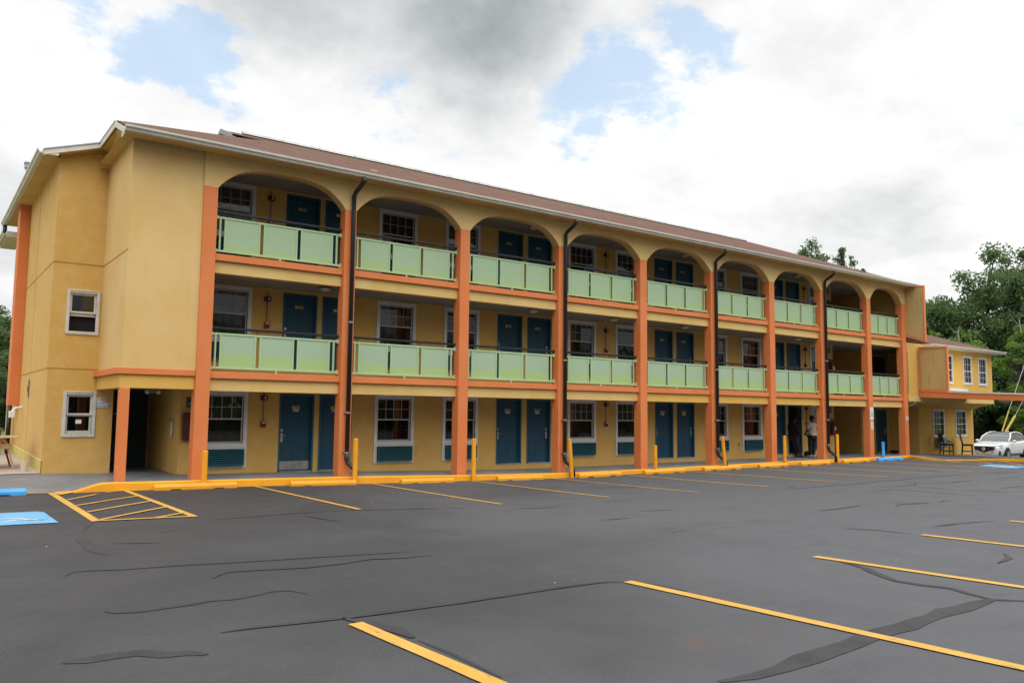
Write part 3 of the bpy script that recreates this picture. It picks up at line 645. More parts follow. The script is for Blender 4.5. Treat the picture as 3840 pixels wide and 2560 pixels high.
for i in range(180): x = 3.6 + i * .17; mb.box(x, x + .022, -.045, -.02, ZT - .004, ZT + .001)
for i in range(9): mb.box(2.45 + i * .105, 2.475 + i * .105, 2.56, 2.59, 7.455 + i * .034, 7.462 + i * .034)
mb.obj('soffit_vents', acd_m, M_)
mb = MB(); mb.tube([(2.15, 6.6, 7.58), (2.15, 6.6, 8.10)], .115, 14); mb.tube([(2.15, 6.6, 8.09), (2.15, 6.6, 8.20)], [.15, .15], 14); mb.tube([(2.15, 6.6, 8.22), (2.15, 6.6, 8.27)], [.17, .15], 14); mb.tube([(2.15, 6.6, 8.10), (2.15, 6.6, 8.25)], .12, 14)
mb.obj('vent_pipe', pipe_g, M_, smooth=False)
# lower back roof corner peeking out past the pilaster
mb = MB(); gutter(mb, [(1.9, 9.3, 0), (1.9, 11.5, 0)], (-1, 0, 0), 6.75); mb.box(1.9, 2.3, 9.3, 11.5, 6.70, 6.86); mb.obj('rear_gutter', gutter_m, M_)
# downspouts
def downspout(x, zb, zlast):
    mb = MB(); y = -.075
    mb.tube([(x + .07, -.455, 7.40), (x + .07, -.455, 7.31), (x + .05, -.38, 7.22), (x + .01, -.14, 7.08), (x, y, 7.0), (x, y, 6.6), (x, y, zb + .55)], .055, 10)
    mb.tube([(x, y, zb + .56), (x, y, zb + .40), (x + .03, y - .03, zb + .30), (x + .10, y - .15, zb + .20), (x + .13, y - .22, zb + .12), (x + .13, y - .23, zlast)], .058, 10)
    o = mb.obj('downspout', blackp, M_, smooth=True)
    m2 = MB()
    for z in (zb + .55, zb + 1.5, 3.9 if zb > .1 else 3.3): m2.tube([(x, y, z - .02), (x, y, z + .02)], .063, 10)
    for z in (zb + .56, zb + 1.5): m2.box(x - .09, x + .09, -.03, -.005, z - .012, z + .012)
    m2.obj('pipe_strap', steel, o)
downspout(8.375, .23, .245); downspout(15.15, .075, -.03); downspout(21.90, .09, .02); downspout(28.43, .125, .03)
for q in ([(1.97, 11.2, 7.4), (1.97, 11.2, 6.95)], [(2.25, 9.35, 1.85), (2.25, 9.35, .4)]): MB().tube(q, .06, 8).obj('downspout', blackp, M_, smooth=True)
# ---- railings
def railing(i, F):
    a, b = X[i] + CW, X[i + 1]; w = b - a; k = w / 3.04; y = .2; mb = MB()
    r0, r1, r2, r3 = F + .07, F + .115, F + .82, F + .862
    mb.box(a, b, y - .018, y + .018, r0, r1); mb.box(a, b, y - .018, y + .018, r2, r3)
    pw = (w - (.11 + .038 + .074 + 2 * .077 + .078 + .042 + .10) ) / 3; xs_ = []
    x = a + .11; mb.box(x, x + .038, y - .016, y + .016, r1, r2); x += .038 + .074
    for j in range(3):
        mb.box(x, x + .04, y - .015, y + .015, r1, r2); mb.box(x + pw - .036, x + pw, y - .015, y + .015, r1, r2); xs_.append((x + .04, x + pw - .036)); x += pw + (.077 if j < 2 else .078)
    mb.box(x, x + .042, y - .016, y + .016, r1, r2)
    mid = (a + b) / 2; mb.box(mid - .02, mid + .02, y - .016, y + .016, F, r0)
    for z in ((r0 + r1) / 2, (r2 + r3) / 2):      # flared end brackets
        for s, e in ((1, b), (-1, a)): mb.faces([(e - s * .09, y - .022, z - .022), (e - s * .09, y - .022, z + .022), (e, y - .03, z + .06), (e, y - .03, z - .06), (e - s * .09, y + .022, z - .022), (e - s * .09, y + .022, z + .022), (e, y + .03, z + .06), (e, y + .03, z - .06)], [(0, 1, 2, 3), (4, 7, 6, 5), (1, 5, 6, 2), (0, 3, 7, 4)])
    o = mb.obj('balcony_railing', gframe, M_)
    for (p, q) in xs_:
        h = MB(); h.box(0, q - p, y - .004, y + .004, 0, r2 - r1)
        h.obj('green_panel', panel2 if F == F2 else panel3, o, loc=(p, 0, r1))
    h = MB(); h.tube([(a, y - .005, F + .962), (b, y - .005, F + .962)], .026, 8); h.box(a, b, y - .032, y + .018, F + .965, F + .992)
    for cxx in (a + .185, a + 1.06 * k, a + 1.95 * k, b - .20):
        ring = [(cxx + .03 * math.cos(t_), y, F + .905 + .031 * math.sin(t_)) for t_ in [2 * math.pi * n / 12 for n in range(13)]]
        h.tube(ring, .006, 5)
    h.box(b - .05, b, y - .02, y + .02, F + .862, F + .96); h.obj('handrail', rail_m, o)
for i in range(9):
    for F in (F2, F3): railing(i, F)
# ---- windows
def curtain(mb, x0, x1, z0, z1, y, amp=.018, lam=.085):
    n = int((x1 - x0) / .016); vs = []
    for i in range(n + 1):
        x = x0 + (x1 - x0) * i / n; yy = y + amp * math.sin(2 * math.pi * x / lam + 1.3 * math.sin(x * 7))
        vs += [(x, yy, z0), (x, yy, z1)]
    mb.faces(vs, [(2 * i, 2 * i + 2, 2 * i + 3, 2 * i + 1) for i in range(n)])
def make_window():
    """local origin: lower left corner of the casing on the wall plane"""
    w, h = 1.212, WH
    mb = MB()
    for (a, b, c, d) in ((0, .095, 0, h), (w - .095, w, 0, h), (.095, w - .095, h - .105, h), (.095, w - .095, .50, .585), (.095, w - .095, 0, .055)): mb.box(a, b, -.03, .0, c, d)
    mb.box(.095, w - .095, -.022, 0, .055, .50)
    o = mb.obj('window', white_m, M_, bevel=.004)
    x0, x1, z0, zm, z1 = .10, w - .10, .59, 1.167, h - .11
    m = MB()
    for a, b, c, d in ((x0, x0 + .03, zm - .02, z1), (x1 - .03, x1, zm - .02, z1), (x0 + .03, x1 - .03, z1 - .03, z1), (x0 + .03, x1 - .03, zm - .02, zm + .015)): m.box(a, b, .02, .05, c, d)
    for k in (1, 2, 3): xx = x0 + .03 + (x1 - x0 - .06) * k / 4; m.box(xx - .007, xx + .007, .028, .042, zm + .015, z1 - .03)
    zc = (zm + z1) / 2; m.box(x0 + .03, x1 - .03, .027, .041, zc - .007, zc + .007)
    m.obj('upper_sash', muntin_m, o)
    m = MB()
    for a, b, c, d in ((x0, x0 + .03, z0, zm - .02), (x1 - .03, x1, z0, zm - .02), (x0 + .03, x1 - .03, z0, z0 + .035)): m.box(a, b, .03, .07, c, d)
    m.obj('lower_sash', muntin_m, o)
    m = MB()
    for k in (1, 2, 3): xx = x0 + .03 + (x1 - x0 - .06) * k / 4; m.box(xx - .007, xx + .007, .075, .085, z0 + .03, zm - .02)
    zc = (zm + z0) / 2; m.box(x0 + .03, x1 - .03, .075, .085, zc - .007, zc + .007); m.obj('muntin_grid', muntin_m, o)
    MB().poly([(x0 + .02, .034, zm), (x1 - .02, .034, zm), (x1 - .02, .034, z1 - .02), (x0 + .02, .034, z1 - .02)]).obj('upper_pane', glass, o)
    MB().poly([(x0 + .02, .06, z0), (x1 - .02, .06, z0), (x1 - .02, .06, zm), (x0 + .02, .06, zm)]).obj('lower_pane', glass_s, o)
    m = MB(); curtain(m, x0 - .02, x1 + .02, z0 - .02, z1 + .02, .15); m.obj('curtain', curtain_m, o, smooth=True)
    m = MB(); m.box(.10, w - .075, -.088, -.031, .055, .45); m.mi = 0
    g = MB(); zz_ = .085
    for k in range(7):
        za = .078 + k * .0515; g.faces([(.115, -.089, za), (w - .09, -.089, za), (w - .09, -.114, za + .003), (.115, -.114, za + .003), (.115, -.092, za + .029), (w - .09, -.092, za + .029)], [(0, 1, 2, 3), (3, 2, 5, 4), (0, 3, 4), (1, 5, 2)])
    g.box(.10, .118, -.114, -.088, .055, .45); g.box(w - .093, w - .075, -.114, -.088, .055, .45); g.box(.118, w - .093, -.114, -.088, .432, .45); g.box(.118, w - .093, -.114, -.088, .055, .07)
    ac = g.obj('air_conditioner_grille', ac_m, o); m.obj('grille_back', acd_m, ac)
    return o
def curtain_mesh(kind):
    m = MB(); x0, x1, z0, z1 = .08, 1.132, .57, WH - .09
    if kind == 'parted': curtain(m, x0, x0 + .42, z0, z1, .15, .022, .07); curtain(m, x1 - .14, x1, z0, z1, .15, .02, .05)
    elif kind == 'half': curtain(m, x0 + .30, x1, z0, z1, .15, .016, .10)
    else: curtain(m, x0, x1, z0, z1, .15, .012, .12)
    me = bpy.data.meshes.new('curtain'); me.from_pydata(m.v, [], m.f); me.polygons.foreach_set('use_smooth', [True] * len(me.polygons))
    me.materials.append({'parted': sheer_m, 'half': curtain_d, 'brown': curtain_d, 'sheer': sheer_m}.get(kind, curtain_m)); return me
CM = {k: curtain_mesh(k) for k in ('parted', 'half', 'brown', 'sheer')}
VAR = {(2, 0): 'sheer', (2, 1): 'parted', (3, 1): 'brown', (1, 1): 'half', (2, 2): 'brown', (3, 3): 'brown', (2, 4): None, (3, 4): 'half', (1, 5): 'brown', (1, 6): 'brown', (2, 6): 'half', (3, 6): None, (2, 7): 'brown', (1, 3): None}
w0 = make_window(); first = True
for f in (1, 2, 3):
    for k, (a, b) in enumerate(WIN):
        o = w0 if first else dup(w0, M_); first = False
        o.location = (a, YW, WB[f])
        v_ = VAR.get((f, k))
        for ch in o.children:
            if ch.name.startswith('curtain') and v_: ch.data = CM[v_]
# second-floor window with its curtain drawn aside and white sheer strips
# ---- doors
def make_door(f, i, a, b, opened=False):
    w = b - a; z = DB[f]; mb = MB(); h = DH
    mb.box(0, .045, -.012, .10, 0, h); mb.box(w - .045, w, -.012, .10, 0, h); mb.box(.045, w - .045, -.012, .10, h - .045, h)
    fr = mb.obj('door', jamb_m, M_, loc=(a, YW, z))
    m = MB(); m.box(.045, w - .045, -.01, .14, -.02, .02); m.obj('threshold', steel if f == 1 else conc_m, fr)
    if opened:
        m = MB(); m.box(w - .09, w - .05, .12, .95, .02, h - .05); m.obj('door_leaf', door_m, fr)
        return
    m = MB(); y0 = .085; m.box(.045, w - .045, y0, y0 + .04, .02, h - .045)
    pw = (w - .09); cols = [(.12, pw / 2 - .05), (pw / 2 + .05, pw - .12)]
    for c0, c1 in cols:
        for q0, q1 in ((.22, .80), (.98, 1.50), (1.60, 1.78)):
            for aa, bb, cc, dd_ in ((c0, c1, q0, q0 + .014), (c0, c1, q1 - .014, q1), (c0, c0 + .014, q0 + .014, q1 - .014), (c1 - .014, c1, q0 + .014, q1 - .014)):
                m.box(.045 + aa, .045 + bb, y0 - .006, y0 - .0005, cc, dd_)
    leaf = m.obj('door_leaf', door_m, fr)
    left = i % 2 == 0; xl = .075 if left else w - .15
    m = MB(); m.box(xl, xl + .055, y0 - .03, y0, .74, .96); m.box(xl - .002, xl + .055, y0 - .03, y0, 1.0, 1.06); m.tube([(xl + .03, y0 - .05, .90), (xl + (.12 if left else -.07), y0 - .055, .90)], .011, 6); m.obj('door_lock', steel, fr)
    if f == 1 and i == 0: m = MB(); m.box(.06, w - .06, y0 - .009, y0 - .001, .05, .26); m.obj('kick_plate', steel, fr)
    num = {0: '7', 1: '6', 2: '5', 3: '4', 4: '3', 5: '2', 6: '1'}.get(i)
    if num:
        m = MB(); m.box(w / 2 - .105, w / 2 + .105, y0 - .010, y0 - .001, 1.565, 1.645); pl_ = m.obj('number_plate', plate_w if (i == 1 and f > 1) else plate_t, fr)
        to = text(f'{f}0{num}', .082, signk, 'room_number', fr, (w / 2 + .02, y0 - .011, 1.604), FR)
        if f == 1:
            m = MB(); m.box(w / 2 - .075, w / 2 + .075, y0 - .010, y0 - .001, 1.50, 1.557); m.mi = 1; m.box(w / 2 - .062, w / 2 - .022, y0 - .012, y0 - .0105, 1.513, 1.545); m.mi = 2; m.box(w / 2 - .01, w / 2 + .06, y0 - .012, y0 - .0105, 1.522, 1.536)
            m.obj('door_notice', [signw, signr, signg], fr)
for f in (1, 2, 3):
    for i, (a, b) in enumerate(DOR): make_door(f, i, a, b, f == 1 and i == 7)
# doors in the far passage
for (z, hh, xa, xb, mm, jm) in ((.15, 1.95, 36.25, 37.15, door_m, jamb_m), (2.62, 2.05, 35.9, 37.3, scr_m, muntin_m)):
    mb = MB(); mb.box(xa, xa + .09, 2.35, 2.398, z, z + hh); mb.box(xb - .09, xb, 2.35, 2.398, z, z + hh); mb.box(xa + .09, xb - .09, 2.35, 2.398, z + hh - .09, z + hh); fr = mb.obj('door', jm, M_)
    m = MB(); m.box(xa + .09, xb - .09, 2.37, 2.397, z, z + hh - .09); m.obj('door_leaf', mm, fr)
    if z < 1: m = MB(); m.box(xb - .20, xb - .14, 2.34, 2.369, .95, 1.2); m.obj('door_lock', steel, fr)
# small end-wall windows (single hung)
def small_window(x0, x1, z0, z1, opened):
    mb = MB(); w, h = x1 - x0, z1 - z0
    for (a, b, c, d) in ((0, .07, 0, h), (w - .07, w, 0, h), (.07, w - .07, h - .075, h), (.07, w - .07, 0, .07)): mb.box(a, b, -.03, .01, c, d)
    mb.box(.055, w - .055, -.045, -.031, h - .03, h + .0)
    o = mb.obj('window', whiteold, M_, bevel=.004, loc=(x0, Y1, z0)); zm = h * .50
    m = MB()
    for a, b, c, d in ((.07, .115, zm - .02, h - .075), (w - .115, w - .07, zm - .02, h - .075), (.115, w - .115, h - .12, h - .075), (.115, w - .115, zm - .02, zm + .02)): m.box(a, b, .02, .05, c, d)
    m.obj('upper_sash', whiteold, o)
    MB().poly([(.1, .035, zm), (w - .1, .035, zm), (w - .1, .035, h - .09), (.1, .035, h - .09)]).obj('upper_pane', glass, o)
    if not opened:
        m = MB()
        for a, b, c, d in ((.07, .115, .07, zm - .02), (w - .115, w - .07, .07, zm - .02), (.115, w - .115, .07, .14), (.115, w - .115, zm - .05, zm - .02)): m.box(a, b, .06, .085, c, d)
        m.obj('lower_sash', whiteold, o)
        MB().poly([(.1, .07, .1), (w - .1, .07, .1), (w - .1, .07, zm), (.1, .07, zm)]).obj('lower_pane', glass, o)
        m = MB(); m.box(w * .42, w * .60, .066, .069, .30, .39); m.obj('taped_note', paper_m, o)
    else:
        m = MB(); m.box(.075, w - .075, .06, .085, zm - .09, zm - .02); m.obj('lower_sash', whiteold, o)
        m = MB(); m.box(w * .45, w - .08, .12, .125, zm, h - .08); m.obj('interior_blind', curtain_d, o)
    m = MB(); m.box(0.0, w, .138, .145, 0, h); m.obj('dark_room', dark_m, o)
small_window(2.665, 3.345, 3.44, 4.46, True); small_window(2.71, 3.385 - .005, 1.12, 2.15, False)
# ================================================================ ANNEX
A_ = thing('annex_building', 'two-storey yellow annex with brown hipped roof at the right end of the motel', 'building')
xa, xb, ya = 34.665, 42.83, 0.0
mb = MB(); UW = [(38.0, 38.78), (39.79, 40.67), (41.34, 42.225)]; LW = [(38.80, 39.90), (41.01, 42.14)]
wall_open(mb, xa, xb, 2.47, 5.0, ya, [(a + .05, b - .05, 3.42, 4.62) for a, b in UW], .12)
mb.poly([(xa, ya, 2.47), (xb, ya, 2.47), (xb, 1.0, 2.19), (xa, 1.0, 2.30)])
wall_open(mb, 37.5, 42.9, -.3, 2.22, 1.0, [(a + .05, b - .05, .95, 2.08) for a, b in LW], .12)
mb.poly([(xb, 0, 2.47), (xb, 7, 2.47), (xb, 7, 5), (xb, 0, 5)]); mb.poly([(42.9, 1, -.3), (42.9, 7, -.3), (42.9, 7, 2.3), (42.9, 1, 2.3)])
mb.poly([(xb, 0, 2.47), (xb, 1.0, 2.19), (xb, 7, 2.19), (xb, 7, 2.47)])
mb.obj('wall', stucco_o, A_)
mb = MB(); mb.box(xa, xb + .02, -.035, -.001, 2.45, 2.66); mb.obj('wall_band', stucco_b, A_)
YA, ZA, XAL, XAR = -.36, 5.0, 36.15, 43.42; yr, zr = 3.6, 6.42
mb = MB()
mb.poly([(XAL, YA, ZA), (XAR, YA, ZA), (39.6, yr, zr), (XAL, yr, zr)]); mb.poly([(XAR, YA, ZA), (XAR, 2 * yr - YA, ZA), (39.6, yr, zr)]); mb.poly([(XAR, 2 * yr - YA, ZA), (XAL, 2 * yr - YA, ZA), (XAL, yr, zr), (39.6, yr, zr)])
mb.poly([(XAL, YA, ZA), (XAL, yr, zr), (XAL, 2 * yr - YA, ZA)])
mb.obj('roof', roof_m, A_)
mb = MB(); mb.box(XAL, XAR, YA + .01, .3, ZA - .11, ZA - .012); mb.box(XAL - .02, XAL - .001, YA, .6, ZA - .13, ZA + .02); mb.obj('eave', fascia_m, A_)
mb = MB(); gutter(mb, [(XAL, YA, 0), (XAR + .03, YA, 0)], (0, -1, 0), ZA - .10); mb.obj('gutter', gutter_m, A_)
def annex_window(a, b, z0, z1, y):
    w, h = b - a, z1 - z0; mb = MB()
    for (p, q, c, d) in ((0, .075, 0, h), (w - .075, w, 0, h), (.075, w - .075, h - .09, h), (.075, w - .075, 0, .12)): mb.box(p, q, -.03, .02, c, d)
    o = mb.obj('window', white_m, A_, loc=(a, y, z0)); zm = .12 + (h - .21) * .46; m = MB()
    for k in (1, 2): xx = .075 + (w - .15) * k / 3; m.box(xx - .008, xx + .008, .02, .03, .12, h - .09)
    for zz2 in (zm, zm + (h - .09 - zm) / 2): m.box(.075, w - .075, .018, .034, zz2 - (.018 if zz2 == zm else .008), zz2 + (.018 if zz2 == zm else .008))
    m.box(.075, w - .075, .02, .03, .12 + (zm - .12) / 2 - .007, .12 + (zm - .12) / 2 + .007); m.obj('muntin_grid', white_m, o)
    MB().poly([(.07, .04, .1), (w - .07, .04, .1), (w - .07, .04, h - .08), (.07, .04, h - .08)]).obj('pane', glass_s, o)
    m = MB(); curtain(m, .05, w - .05, .08, h - .06, .10, .012, .07); m.obj('curtain', curtain_m, o)
for a, b in UW: annex_window(a, b, 3.31, 4.68, ya)
for a, b in LW: annex_window(a, b, .82, 2.15, 1.0)
mb = MB(); mb.box(38.95, 39.75, .80, .985, .34, .80); o = mb.obj('air_conditioner', meter_m, A_)
m = MB()
for k in range(6): m.box(38.98, 39.72, .78, .799, .38 + k * .07, .41 + k * .07)
m.obj('louvre', pipe_g, o)
MB().box(38.95, 39.8, .97, .995, .30, .34).obj('sill_board', white_m, A_)
# canopy over the drive
C_ = thing('entrance_canopy', 'flat drive-up canopy with wide orange fascia and white top edge at the right', 'canopy')
cz = lambda y: -.045 * (-y)
def slab(mb, x0, x1, y0, y1, a, b):
    mb.faces([(x, y, z + cz(y)) for x, y, z in ((x0, y0, a), (x1, y0, a), (x1, y1, a), (x0, y1, a), (x0, y0, b), (x1, y0, b), (x1, y1, b), (x0, y1, b))], [(0, 3, 2, 1), (4, 5, 6, 7), (0, 1, 5, 4), (1, 2, 6, 5), (2, 3, 7, 6), (3, 0, 4, 7)])
mb = MB(); slab(mb, 35.58, 35.66, -9, -.04, 2.645, 2.885); slab(mb, 35.56, 35.70, -1.26, -.05, 2.886, 3.0); slab(mb, 35.661, 39.9, -9, -8.92, 2.645, 2.885); slab(mb, 39.9, 39.98, -9, -.04, 2.645, 2.885); mb.obj('fascia', orange, C_)
mb = MB(); slab(mb, 35.67, 39.89, -8.9, -.04, 2.66, 2.85); mb.obj('underside', stucco_o, C_)
mb = MB(); slab(mb, 35.55, 35.72, -9, -1.28, 2.886, 2.95); slab(mb, 35.721, 39.95, -9.0, -.04, 2.886, 2.93); mb.obj('roof_edge', fascia_m, C_)
MB().box(38.2, 40.15, -.045, -.003, 3.0, 3.12).obj('wall_flashing', white_m, C_)
mb = MB(); mb.ball((38.0, -2.5, 2.55), .26, .26, .13, 14, 6, -1, 0); mb.obj('dome_light', clear_m, C_, smooth=True)
for x, y in ((36.2, -8.6), (39.3, -8.6)): MB().box(x - .12, x + .12, y - .12, y + .12, 0, 2.35).obj('column', orange, C_)
# blank fin boards
f1 = thing('fin_board', 'tall yellow board with orange edging projecting from the top floor at the far right corner', 'board', (34.664, .01, 0))
mb = MB(); mb.extr([(0, .0, 5.40), (0, -.79, 5.06), (0, -.79, 7.37), (0, .0, 7.38)], (.09, 0, 0)); mb.obj('board_face', plyp, f1)
mb = MB()
mb.extr([(-.02, -.79, 5.0), (-.02, -.84, 4.97), (-.02, -.84, 7.42), (-.02, -.79, 7.42)], (.13, 0, 0)); mb.extr([(-.02, .02, 7.38), (-.02, -.789, 7.37), (-.02, -.789, 7.42), (-.02, .02, 7.44)], (.13, 0, 0)); mb.extr([(-.02, .0, 5.30), (-.02, -.789, 4.985), (-.02, -.789, 5.06), (-.02, .0, 5.385)], (.13, 0, 0))
mb.obj('edging', orange, f1)
f2 = thing('fin_board', 'squarer yellow board with orange frame standing on the canopy edge', 'board', (35.60, 0, 0))
mb = MB(); slab(mb, .0, .08, -1.22, -.13, 3.03, 4.80); mb.obj('board_face', plyp, f2)
mb = MB(); slab(mb, -.03, .1, -1.28, -1.221, 3.0, 4.86); slab(mb, -.03, .1, -.129, -.06, 2.9, 4.86); slab(mb, -.03, .1, -1.22, -.13, 4.801, 4.86); slab(mb, -.03, .1, -1.22, -.13, 3.0, 3.029); mb.obj('frame', orange, f2)
mb = MB(); mb.tube([(35.5, -.1, 4.9), (35.52, -.1, 3.2), (35.5, -.06, 2.62), (35.1, -.06, 2.35), (34.62, -.03, 2.22)], .012, 6); mb.tube([(34.7, -.02, 4.6), (34.7, -.02, 2.75)], .012, 6)
tag(mb.obj('cable', wire_m), 'loose cable hanging between the canopy corner and the last orange column', 'cable')
# ================================================================ BOLLARDS AND WHEEL STOPS
BO = [(5.02, .905, 0, 'yellow pipe bollard in front of the leftmost tall orange column'), (8.47, 1.125, 0, 'yellow bollard right of the first black downspout'), (11.83, 1.09, 0, 'yellow bollard right of the third tall orange column'),
      (15.2, 1.05, -.10, 'leaning yellow bollard beside the second black downspout'), (18.6, .81, 0, 'short yellow bollard right of the fifth tall orange column'), (21.95, 1.045, -.13, 'leaning yellow bollard beside the third black downspout'),
      (25.25, 1.05, 0, 'yellow bollard left of the two standing people'), (28.6, 1.075, 0, 'yellow bollard at the foot of the last black downspout')]
for x, zt, lean, lab in BO:
    g = min(H(x, -.33), H(x, -.3)) - .02; mb = MB()
    mb.tube([(x, -.335, g), (x + lean, -.335, zt - .012), (x + lean, -.335, zt)], [.058, .058, .05], 16)
    tag(mb.obj('bollard', curb_m, smooth=False), lab, 'bollard', 'yellow bollards along the kerb')
mb = MB(); g = H(31.9, -.33); mb.tube([(31.9, -.33, g - .02), (31.9, -.33, .735), (31.9, -.33, .745)], [.06, .06, .05], 14); mb.tube([(31.9, -.33, .70), (31.9, -.33, .715)], .064, 14)
tag(mb.obj('bollard', stopb_m), 'short blue bollard behind the far blue wheel stop', 'bollard')
def wheel_stop(L, m):
    mb = MB(); w, h = .15, .125; pr = [(-w / 2, 0), (-w / 2, h * .55), (-w * .27, h), (w * .27, h), (w / 2, h * .55), (w / 2, 0)]
    # two shallow drainage notches under the block
    xs_ = [0, .02, L * .18, L * .2, L * .30, L * .32, L * .70, L * .72, L * .83, L * .85, L - .02, L]; up = [0, 0, 0, .025, .025, 0, 0, .02, .02, 0, 0, 0]
    sec = []
    for x, u in zip(xs_, up):
        e = .012 if x in (0, L) else 0
        sec.append([(x, y * (1 - e * 4), max(z - e, 0) if z else u) for y, z in pr])
    n = 6
    for a, b in zip(sec[:-1], sec[1:]):
        for k in range(n): mb.poly([a[k], b[k], b[(k + 1) % n], a[(k + 1) % n]])
    mb.poly(sec[0]); mb.poly(sec[-1][::-1])
    return mb
ST = [(4.02, 5.68, -.375, 'first yellow wheel stop, in front of the leftmost tall orange column'), (6.87, 8.46, -.40, 'yellow wheel stop in front of the blue door numbered 107'), (9.60, 11.1, -.50, 'yellow wheel stop in front of the second bay of windows'),
      (12.5, 14.02, -.45, 'yellow wheel stop in front of the first pair of blue doors'), (15.3, 16.95, -.50, 'yellow wheel stop touching the leaning bollard at the second downspout'), (17.85, 19.6, -.58, 'yellow wheel stop below the short yellow bollard'),
      (20.5, 22.35, -.62, 'yellow wheel stop just before the third black downspout'), (23.3, 24.9, -.66, 'yellow wheel stop in front of the sixth orange column'), (25.6, 27.4, -.72, 'yellow wheel stop in front of the two standing people'),
      (28.3, 30.1, -.72, 'last yellow wheel stop, right of the last downspout')]
for a, b, y, lab in ST:
    o = wheel_stop(b - a, curb_m).obj('wheel_stop', curb_m, bevel=.006, loc=(a, y, H((a + b) / 2, y) + .002)); o.rotation_euler = (0, math.atan2(-(H(b, y) - H(a, y)), b - a), rnd.uniform(-.012, .012))
    tag(o, lab, 'wheel stop', 'yellow wheel stops along the kerb')
o = wheel_stop(1.85, stopb_m).obj('wheel_stop', stopb_m, bevel=.006, loc=(30.75, -.72, H(31.5, -.7) + .002)); tag(o, 'sky-blue wheel stop beside the blue bollard at the far end', 'wheel stop')
o = wheel_stop(1.6, stopb_m).obj('wheel_stop', stopb_m, bevel=.006, loc=(.21, -.22, H(1, -.2) + .002)); tag(o, 'sky-blue wheel stop cut off by the left edge of the photo', 'wheel stop')
mb = MB(); mb.tube([(20.6, -1.9, H(20.6, -1.9) + .002), (20.6, -1.9, H(20.6, -1.9) + .012)], .16, 20); o = mb.obj('drain_cover', mat('rusty_iron', (.22, .09, .04), .8, (.10, .05, .03), 8)); tag(o, 'rusty round drain cover set in the asphalt near the third downspout', 'drain cover')
# small litter and stones on the asphalt
mb = MB()
for k in range(22):
    x = rnd.uniform(0, 27); y = rnd.uniform(-14, -1.2); s = rnd.uniform(.005, .010); z = H(x, y) + .004
    mb.faces([(x - s, y - s, z), (x + s, y - s * .6, z), (x + s * .7, y + s, z), (x - s * .8, y + s * .5, z), (x, y, z + s)], [(0, 1, 4), (1, 2, 4), (2, 3, 4), (3, 0, 4), (3, 2, 1, 0)])
struct(mb.obj('loose_grit', mat('pale_stone', (.45, .43, .40), .8)), 'stuff')
# ================================================================ ALARMS, LIGHTS, SIGNS
def fire_alarm(x, f, dz, lab):
    t_ = thing('fire_alarm', lab, 'fire alarm', (x, YW, dz), 0, 'fire alarms with red pull boxes on the gallery wall')
    m = MB(); m.tube([(.0, -.025, 2.25), (0, -.025, 1.50)], .012, 6); m.obj('conduit', meter_m, t_)
    m = MB(); m.box(-.075, .075, -.09, -.001, 2.01, 2.13); s_ = m.obj('strobe', redd_m, t_, bevel=.006); m = MB(); m.box(.0, .035, -.10, -.091, 2.03, 2.11); m.obj('lens', clear_m, s_)
    m = MB(); m.box(-.062, .062, -.07, -.001, 1.35, 1.50); s_ = m.obj('pull_box', red_m, t_, bevel=.006); m = MB(); m.box(-.035, .035, -.082, -.071, 1.375, 1.42); m.obj('pull_handle', signk, s_); m = MB(); m.box(-.04, .04, -.076, -.071, 1.455, 1.48); m.obj('alarm_lettering', signw, s_)
FL = {1: 'ground', 2: 'second', 3: 'third'}
for f, dz in ((1, 0), (2, 2.445), (3, 4.99)):
    fire_alarm(6.94, f, dz, f'{FL[f]}-floor red fire alarm between the leftmost window and blue door')
    fire_alarm(18.40, f, dz, f'{FL[f]}-floor red fire alarm between the two windows of the fourth bay')
    fire_alarm(29.68, f, dz, f'{FL[f]}-floor red fire alarm in the seventh bay, near the far end')
def dome(x, y, z, lab):
    t_ = thing('ceiling_light', lab, 'ceiling light', (x, y, z), 0, 'dome ceiling lights of the galleries')
    m = MB(); m.tube([(0, 0, 0), (0, 0, -.03)], .16, 16); m.obj('rim', redd_m if z < 5 and x < 10 else meter_m, t_); m = MB(); m.ball((0, 0, -.03), .14, .14, .085, 14, 5, -1, 0); m.obj('dome', clear_m, t_, smooth=True)
for x, n in ((8.0, 'first'), (14.5, 'third'), (17.75, 'fourth'), (21.1, 'fifth'), (27.6, 'seventh')): dome(x, .62, 4.795, f'dome light under the second-floor gallery ceiling in the {n} bay')
for x, n in ((14.6, 'third'), (21.3, 'fifth'), (27.85, 'seventh')): dome(x, .75, 7.325, f'dome light under the top arched ceiling in the {n} bay')
def emergency(x, y, z, lab):
    t_ = thing('emergency_light', lab, 'emergency light', (x, y, z)); m = MB(); m.box(-.09, .09, -.05, .05, -.05, .05); m.obj('housing', meter_m, t_)
    for s in (-.12, .12): m = MB(); m.ball((s, -.05, -.02), .05, .05, .05, 10, 6); m.obj('lamp_head', clear_m, t_, smooth=True)
emergency(4.35, 1.6, 2.17, 'twin-head emergency light on the ceiling of the left porch'); emergency(33.9, 3.2, 2.25, 'ground-floor emergency light in the far dark stair passage'); emergency(33.9, 3.2, 4.65, 'second-floor emergency light in the far dark stair passage')
